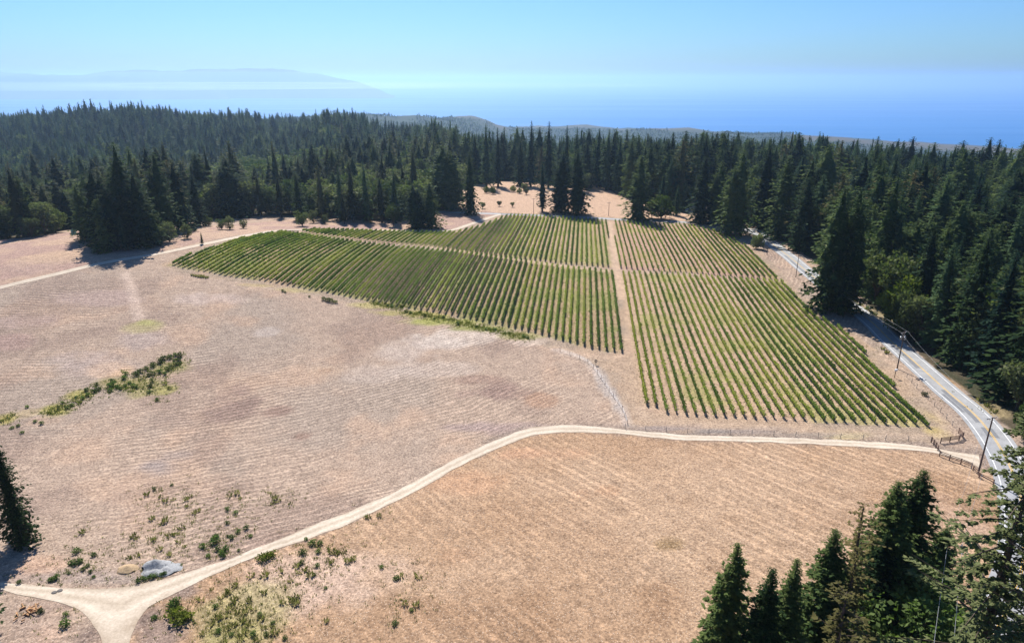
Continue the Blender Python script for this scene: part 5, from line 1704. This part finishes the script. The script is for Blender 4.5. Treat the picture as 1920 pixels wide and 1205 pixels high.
fence([(1763, 831), (1775, 829.5), (1800, 826), (1806, 823), (1797, 812)], 'dark wooden rail fence curving round the corner of the vineyard above the gate', 4, 2.3, 1.5)
fence([(1746, 829), (1752, 837), (1758, 845)], 'short wooden rail fence at the upper side of the farm gate', 3, 1.6, 1.4)
fence([(1761, 855), (1766, 858), (1785, 864), (1805, 871), (1821, 878)], 'reddish wooden rail fence along the lower side of the entrance', 3, 2.6, 1.35)
fence([(1824, 882), (1832, 893), (1845, 900), (1862, 908)], 'reddish wooden rail fence running from the entrance along the road', 2, 2.6, 1.2)
fence([(1172, 803), (1300, 812), (1440, 816), (1600, 823), (1745, 828)], 'thin wire fence along the lower edge of the vineyard', 3, 5.0, 1.35, 'grey_wood', .10, name='wire_fence')
fence([(1797, 812), (1760, 770), (1725, 735), (1700, 708)], 'thin wire fence along the road side of the vineyard', 3, 4.0, 1.35, 'grey_wood', .10, name='wire_fence')
fence([(1050, 659), (1090, 674), (1108, 686), (1122, 704), (1145, 738), (1166, 768), (1176, 795)], 'weathered wire fence curving from the vine rows down to the farm track', 3, 4.0, 1.3, 'pole_wood', .10, name='wire_fence')
fence([(940, 403), (965, 404), (1000, 406)], 'pale fence at the top end of the vines by the lane', 2, 4.0, 1.2, 'grey_wood', .12)
fence([(538, 436), (560, 436.5)], 'grey gate-like fence at the path end of the upper vines', 3, 2.6, 1.3, 'grey_wood', .12)
# tyre hung on a post
b = g(1117, 684)
t = tag(empty('hung_tyre', tuple(b)), 'black tyre hung on a post by the curving fence', 'tyre')
make_obj('post', MB().box((0, .12, .9), (.12, .12, 2.0)).mesh('post'), M['grey_wood'], t)
tm = MB()
n1, n2 = 20, 8
v = []; f = []
for i in range(n1):
    a = 2 * math.pi * i / n1
    for j in range(n2):
        c_ = 2 * math.pi * j / n2
        rr_ = .34 + .12 * math.cos(c_)
        v.append((math.cos(a) * rr_, .12 * math.sin(c_) - .08, 1.35 + math.sin(a) * rr_))
        f.append((i * n2 + j, ((i + 1) % n1) * n2 + j, ((i + 1) % n1) * n2 + (j + 1) % n2, i * n2 + (j + 1) % n2))
make_obj('tyre', tm.add(v, f).mesh('tyre'), M['rubber'], t)

# ------------------------------------------------------------------ heaps, felled wood, plates, tank, car, buildings
def heap(px, py, wx, wy, h, mat, label, peaks, name='gravel_heap'):
    b = g(px, py)
    n = 60
    rs = np.linspace(0, 1, 26); an = np.linspace(0, 2 * math.pi, n, endpoint=False)
    v = [(0, 0, 0)]; f = []
    sx = np.hypot(*(g(px + wx, py) - b)[:2]); sy = np.hypot(*(g(px, py - wy) - g(px, py + wy))[:2]) / 2
    for k, q in enumerate(rs[1:]):
        for a in an:
            ed = 1 + .16 * math.sin(3 * a + 1) + .1 * math.sin(5 * a)
            v.append((math.cos(a) * q * sx * ed, math.sin(a) * q * sy * ed, 0))
    v = np.array(v)
    qn = np.hypot(v[:, 0] / sx, v[:, 1] / sy)
    zz_ = np.zeros(len(v))
    for (ax, ay, ah, aw) in peaks:
        d = np.hypot((v[:, 0] / sx - ax), (v[:, 1] / sy - ay))
        zz_ = np.maximum(zz_, ah * h * np.clip(1 - d / aw, 0, 1))
    zz_ += .22 * h * (fbm(v[:, 0] * 1.1 + 5, v[:, 1] * 1.1, 4, 4) - .35)
    zz_ *= 1 - smooth(.85, 1.05, qn)
    v[:, 2] = zfun(v[:, 0] + b[0], v[:, 1] + b[1]) - b[2] + .03 + zz_ - .14 * smooth(.9, 1.1, qn)
    tri = np.array([(0, 1 + k, 1 + (k + 1) % n) for k in range(n)])
    qd = np.array([(1 + r0 * n + k, 1 + (r0 + 1) * n + k, 1 + (r0 + 1) * n + (k + 1) % n, 1 + r0 * n + (k + 1) % n) for r0 in range(len(rs) - 2) for k in range(n)])
    o = make_obj(name, np_mesh(name, v, [tri, qd], False), M[mat], None, tuple(b))
    return tag(o, label, 'gravel heap')


heap(302, 1066, 40, 15, 1.6, 'gravel_grey', 'grey gravel heap dumped on the verge above the track', [(-.35, .25, 1.0, .75), (.35, -.1, .35, .7), (-.1, -.5, .4, .6)])
heap(239, 1067, 20, 9, .8, 'gravel_tan', 'low tan sand heap left of the grey gravel', [(0, 0, 1, 1.1)], 'sand_heap')
b = g(57, 1146)
for k in range(22):
    a = rng.uniform(0, 3.14); ln = rng.uniform(.5, 1.5); dx, dy = rng.normal(0, 1.0), rng.normal(0, .9)
    z0 = float(zfun(b[0] + dx, b[1] + dy)) + .15 + .25 * rng.random()
    p = np.array((b[0] + dx, b[1] + dy, z0)); d = np.array((math.cos(a), math.sin(a), rng.normal(0, .12))) * ln / 2
    o = make_obj('split_log', MB().tube([p - d, p + d], [rng.uniform(.08, .2), rng.uniform(.06, .16)], 6).mesh('split_log'), M['cut_wood'])
    tag(o, 'orange split log in the felled wood heap at the bottom left', 'log', 'felled wood heap')
for px, py, lab in ((102, 1110.5, 'dark round flat plate lying on the track, left of two'), (112.5, 1107, 'dark round flat plate lying on the track, right of two')):
    b = g(px, py)
    t = make_obj('flat_plate', MB().tube([(0, 0, .02), (0, 0, .09), (0, 0, .12)], [.42, .42, .34], 14).mesh('flat_plate'), M['mat_dark'], None, tuple(b + (0, 0, .05)))
    t.scale = (1.1, .9, 1)
    tag(t, lab, 'plate', 'plates on the track')
# water tank at the left wood edge
b = g(139, 440)
t = tag(empty('water_tank', tuple(b), 0, (.7, .7, .7)), 'teal water tank at the wood edge left of the dark clump', 'tank')
make_obj('tank_body', MB().tube([(0, 0, 0), (0, 0, 3.2), (0, 0, 3.6), (0, 0, 3.75)], [1.6, 1.6, 1.2, .4], 20).mesh('tank_body'), M['tank'], t)
make_obj('lid', MB().tube([(0, 0, 3.7), (0, 0, 3.95)], [.38, .34], 12).mesh('lid'), M['tank'], t)
# parked car glimpsed between the trees by the lane
b = g(1290, 396)
t = tag(empty('parked_car', tuple(b), .9, (1.15, 1.15, 1.15)), 'white car parked under the trees by the lane', 'car')
body = MB().add([(-2.2, -.9, .35), (2.2, -.9, .35), (2.2, .9, .35), (-2.2, .9, .35), (-2.25, -.88, .95), (2.2, -.88, .85), (2.2, .88, .85), (-2.25, .88, .95)], [(3, 2, 1, 0), (4, 5, 6, 7), (0, 1, 5, 4), (1, 2, 6, 5), (2, 3, 7, 6), (3, 0, 4, 7)])
make_obj('body', body.mesh('body'), M['car_white'], t)
make_obj('cabin', MB().add([(-1.9, -.82, .93), (.9, -.82, .9), (.9, .82, .9), (-1.9, .82, .93), (-1.5, -.68, 1.48), (.2, -.68, 1.48), (.2, .68, 1.48), (-1.5, .68, 1.48)], [(0, 1, 5, 4), (1, 2, 6, 5), (2, 3, 7, 6), (3, 0, 4, 7)]).mesh('cabin'), M['glass'], t)
make_obj('roof', MB().box((-.65, 0, 1.5), (1.72, 1.38, .05)).mesh('roof'), M['car_white'], t)
for xx in (-1.4, 1.4):
    for yy in (-.88, .88):
        make_obj('wheel', MB().tube([(xx, yy - .1, .33), (xx, yy + .1, .33)], .33, 14).mesh('wheel'), M['rubber'], t)
# pale buildings glimpsed at the top of the orchard
def shed(px, py, w, d, h, rz, label, roof='roof_grey'):
    b = g(px, py)
    t = tag(empty('shed', tuple(b), rz), label, 'building')
    wl_ = make_obj('wall', MB().box((0, 0, h / 2 - .3), (w, d, h + .6)).mesh('wall'), M['wall_pale'], t)
    rf = MB().add([(-w / 2 - .4, -d / 2 - .4, h), (w / 2 + .4, -d / 2 - .4, h), (w / 2 + .4, d / 2 + .4, h), (-w / 2 - .4, d / 2 + .4, h), (-w / 2 - .4, 0, h + d * .28), (w / 2 + .4, 0, h + d * .28)],
                  [(0, 1, 5, 4), (2, 3, 4, 5), (0, 4, 3), (1, 2, 5), (3, 2, 1, 0)])
    make_obj('roof', rf.mesh('roof'), M[roof], t)
    for k in (-1, 1):
        make_obj('window', MB().box((k * w * .25, -d / 2 - .02, h * .55), (1.2, .08, 1.1)).mesh('window'), M['glass'], t)
    make_obj('door', MB().box((0, -d / 2 - .03, 1.0), (1.0, .08, 2.1)).mesh('door'), M['rail_wood'], t)


shed(944, 334, 9, 6, 2.8, .2, 'pale shed with a grey roof among the trees above the orchard')
shed(876 - 16, 349, 7, 5, 2.6, -.3, 'small pale shed half hidden left of the lone conifer')

# ------------------------------------------------------------------ haze
hb = MB().box((0, 45000, (-470 + 225) / 2), (300000, 180000, 225 + 470))
haze_m = bpy.data.materials.new('haze'); haze_m.use_nodes = True
nt = haze_m.node_tree; nt.nodes.clear()
pv = nt.nodes.new('ShaderNodeVolumePrincipled'); om = nt.nodes.new('ShaderNodeOutputMaterial')
pv.inputs['Color'].default_value = (.54, .76, 1.0, 1)
pv.inputs['Density'].default_value = HAZE_DENSITY
pv.inputs['Anisotropy'].default_value = .65
nt.links.new(pv.outputs[0], om.inputs['Volume'])
haze = make_obj('haze', hb.mesh('haze'), haze_m)
tag(haze, kind='stuff')
fog_m = bpy.data.materials.new('fog'); fog_m.use_nodes = True
nt = fog_m.node_tree; nt.nodes.clear()
pv = nt.nodes.new('ShaderNodeVolumePrincipled'); om = nt.nodes.new('ShaderNodeOutputMaterial')
pv.inputs['Color'].default_value = (.93, .97, 1.0, 1); pv.inputs['Density'].default_value = 1.5e-4; pv.inputs['Anisotropy'].default_value = .5
nt.links.new(pv.outputs[0], om.inputs['Volume'])
fv, ff_, base_ = [], [], 0
for (az_, rr_, sx_, sy_, sz_, zc_) in ((-34, 16500, 6500, 1000, 85, -66), (-25, 16200, 6000, 900, 80, -62), (-15, 16800, 6000, 1000, 80, -70), (-5, 17200, 5500, 900, 55, -82)):
    nu, nv = 28, 12
    for j in range(nv + 1):
        for i in range(nu):
            th_, ph_ = math.pi * j / nv, 2 * math.pi * i / nu
            fv.append((math.sin(math.radians(az_)) * rr_ + sx_ * math.sin(th_) * math.cos(ph_), math.cos(math.radians(az_)) * rr_ + sy_ * math.sin(th_) * math.sin(ph_), zc_ + sz_ * math.cos(th_)))
    for j in range(nv):
        for i in range(nu):
            a_ = base_ + j * nu + i; b_ = base_ + j * nu + (i + 1) % nu
            ff_.append((a_, a_ + nu, b_ + nu, b_))
    base_ += nu * (nv + 1)
fog = make_obj('fog', np_mesh('fog', np.array(fv), np.array(ff_), True), fog_m)
tag(fog, kind='stuff')
tris = sum(len(m.loops) - 2 * len(m.polygons) for m in bpy.data.meshes)
print('TRIANGLES', tris, 'OBJECTS', len(sc.objects))
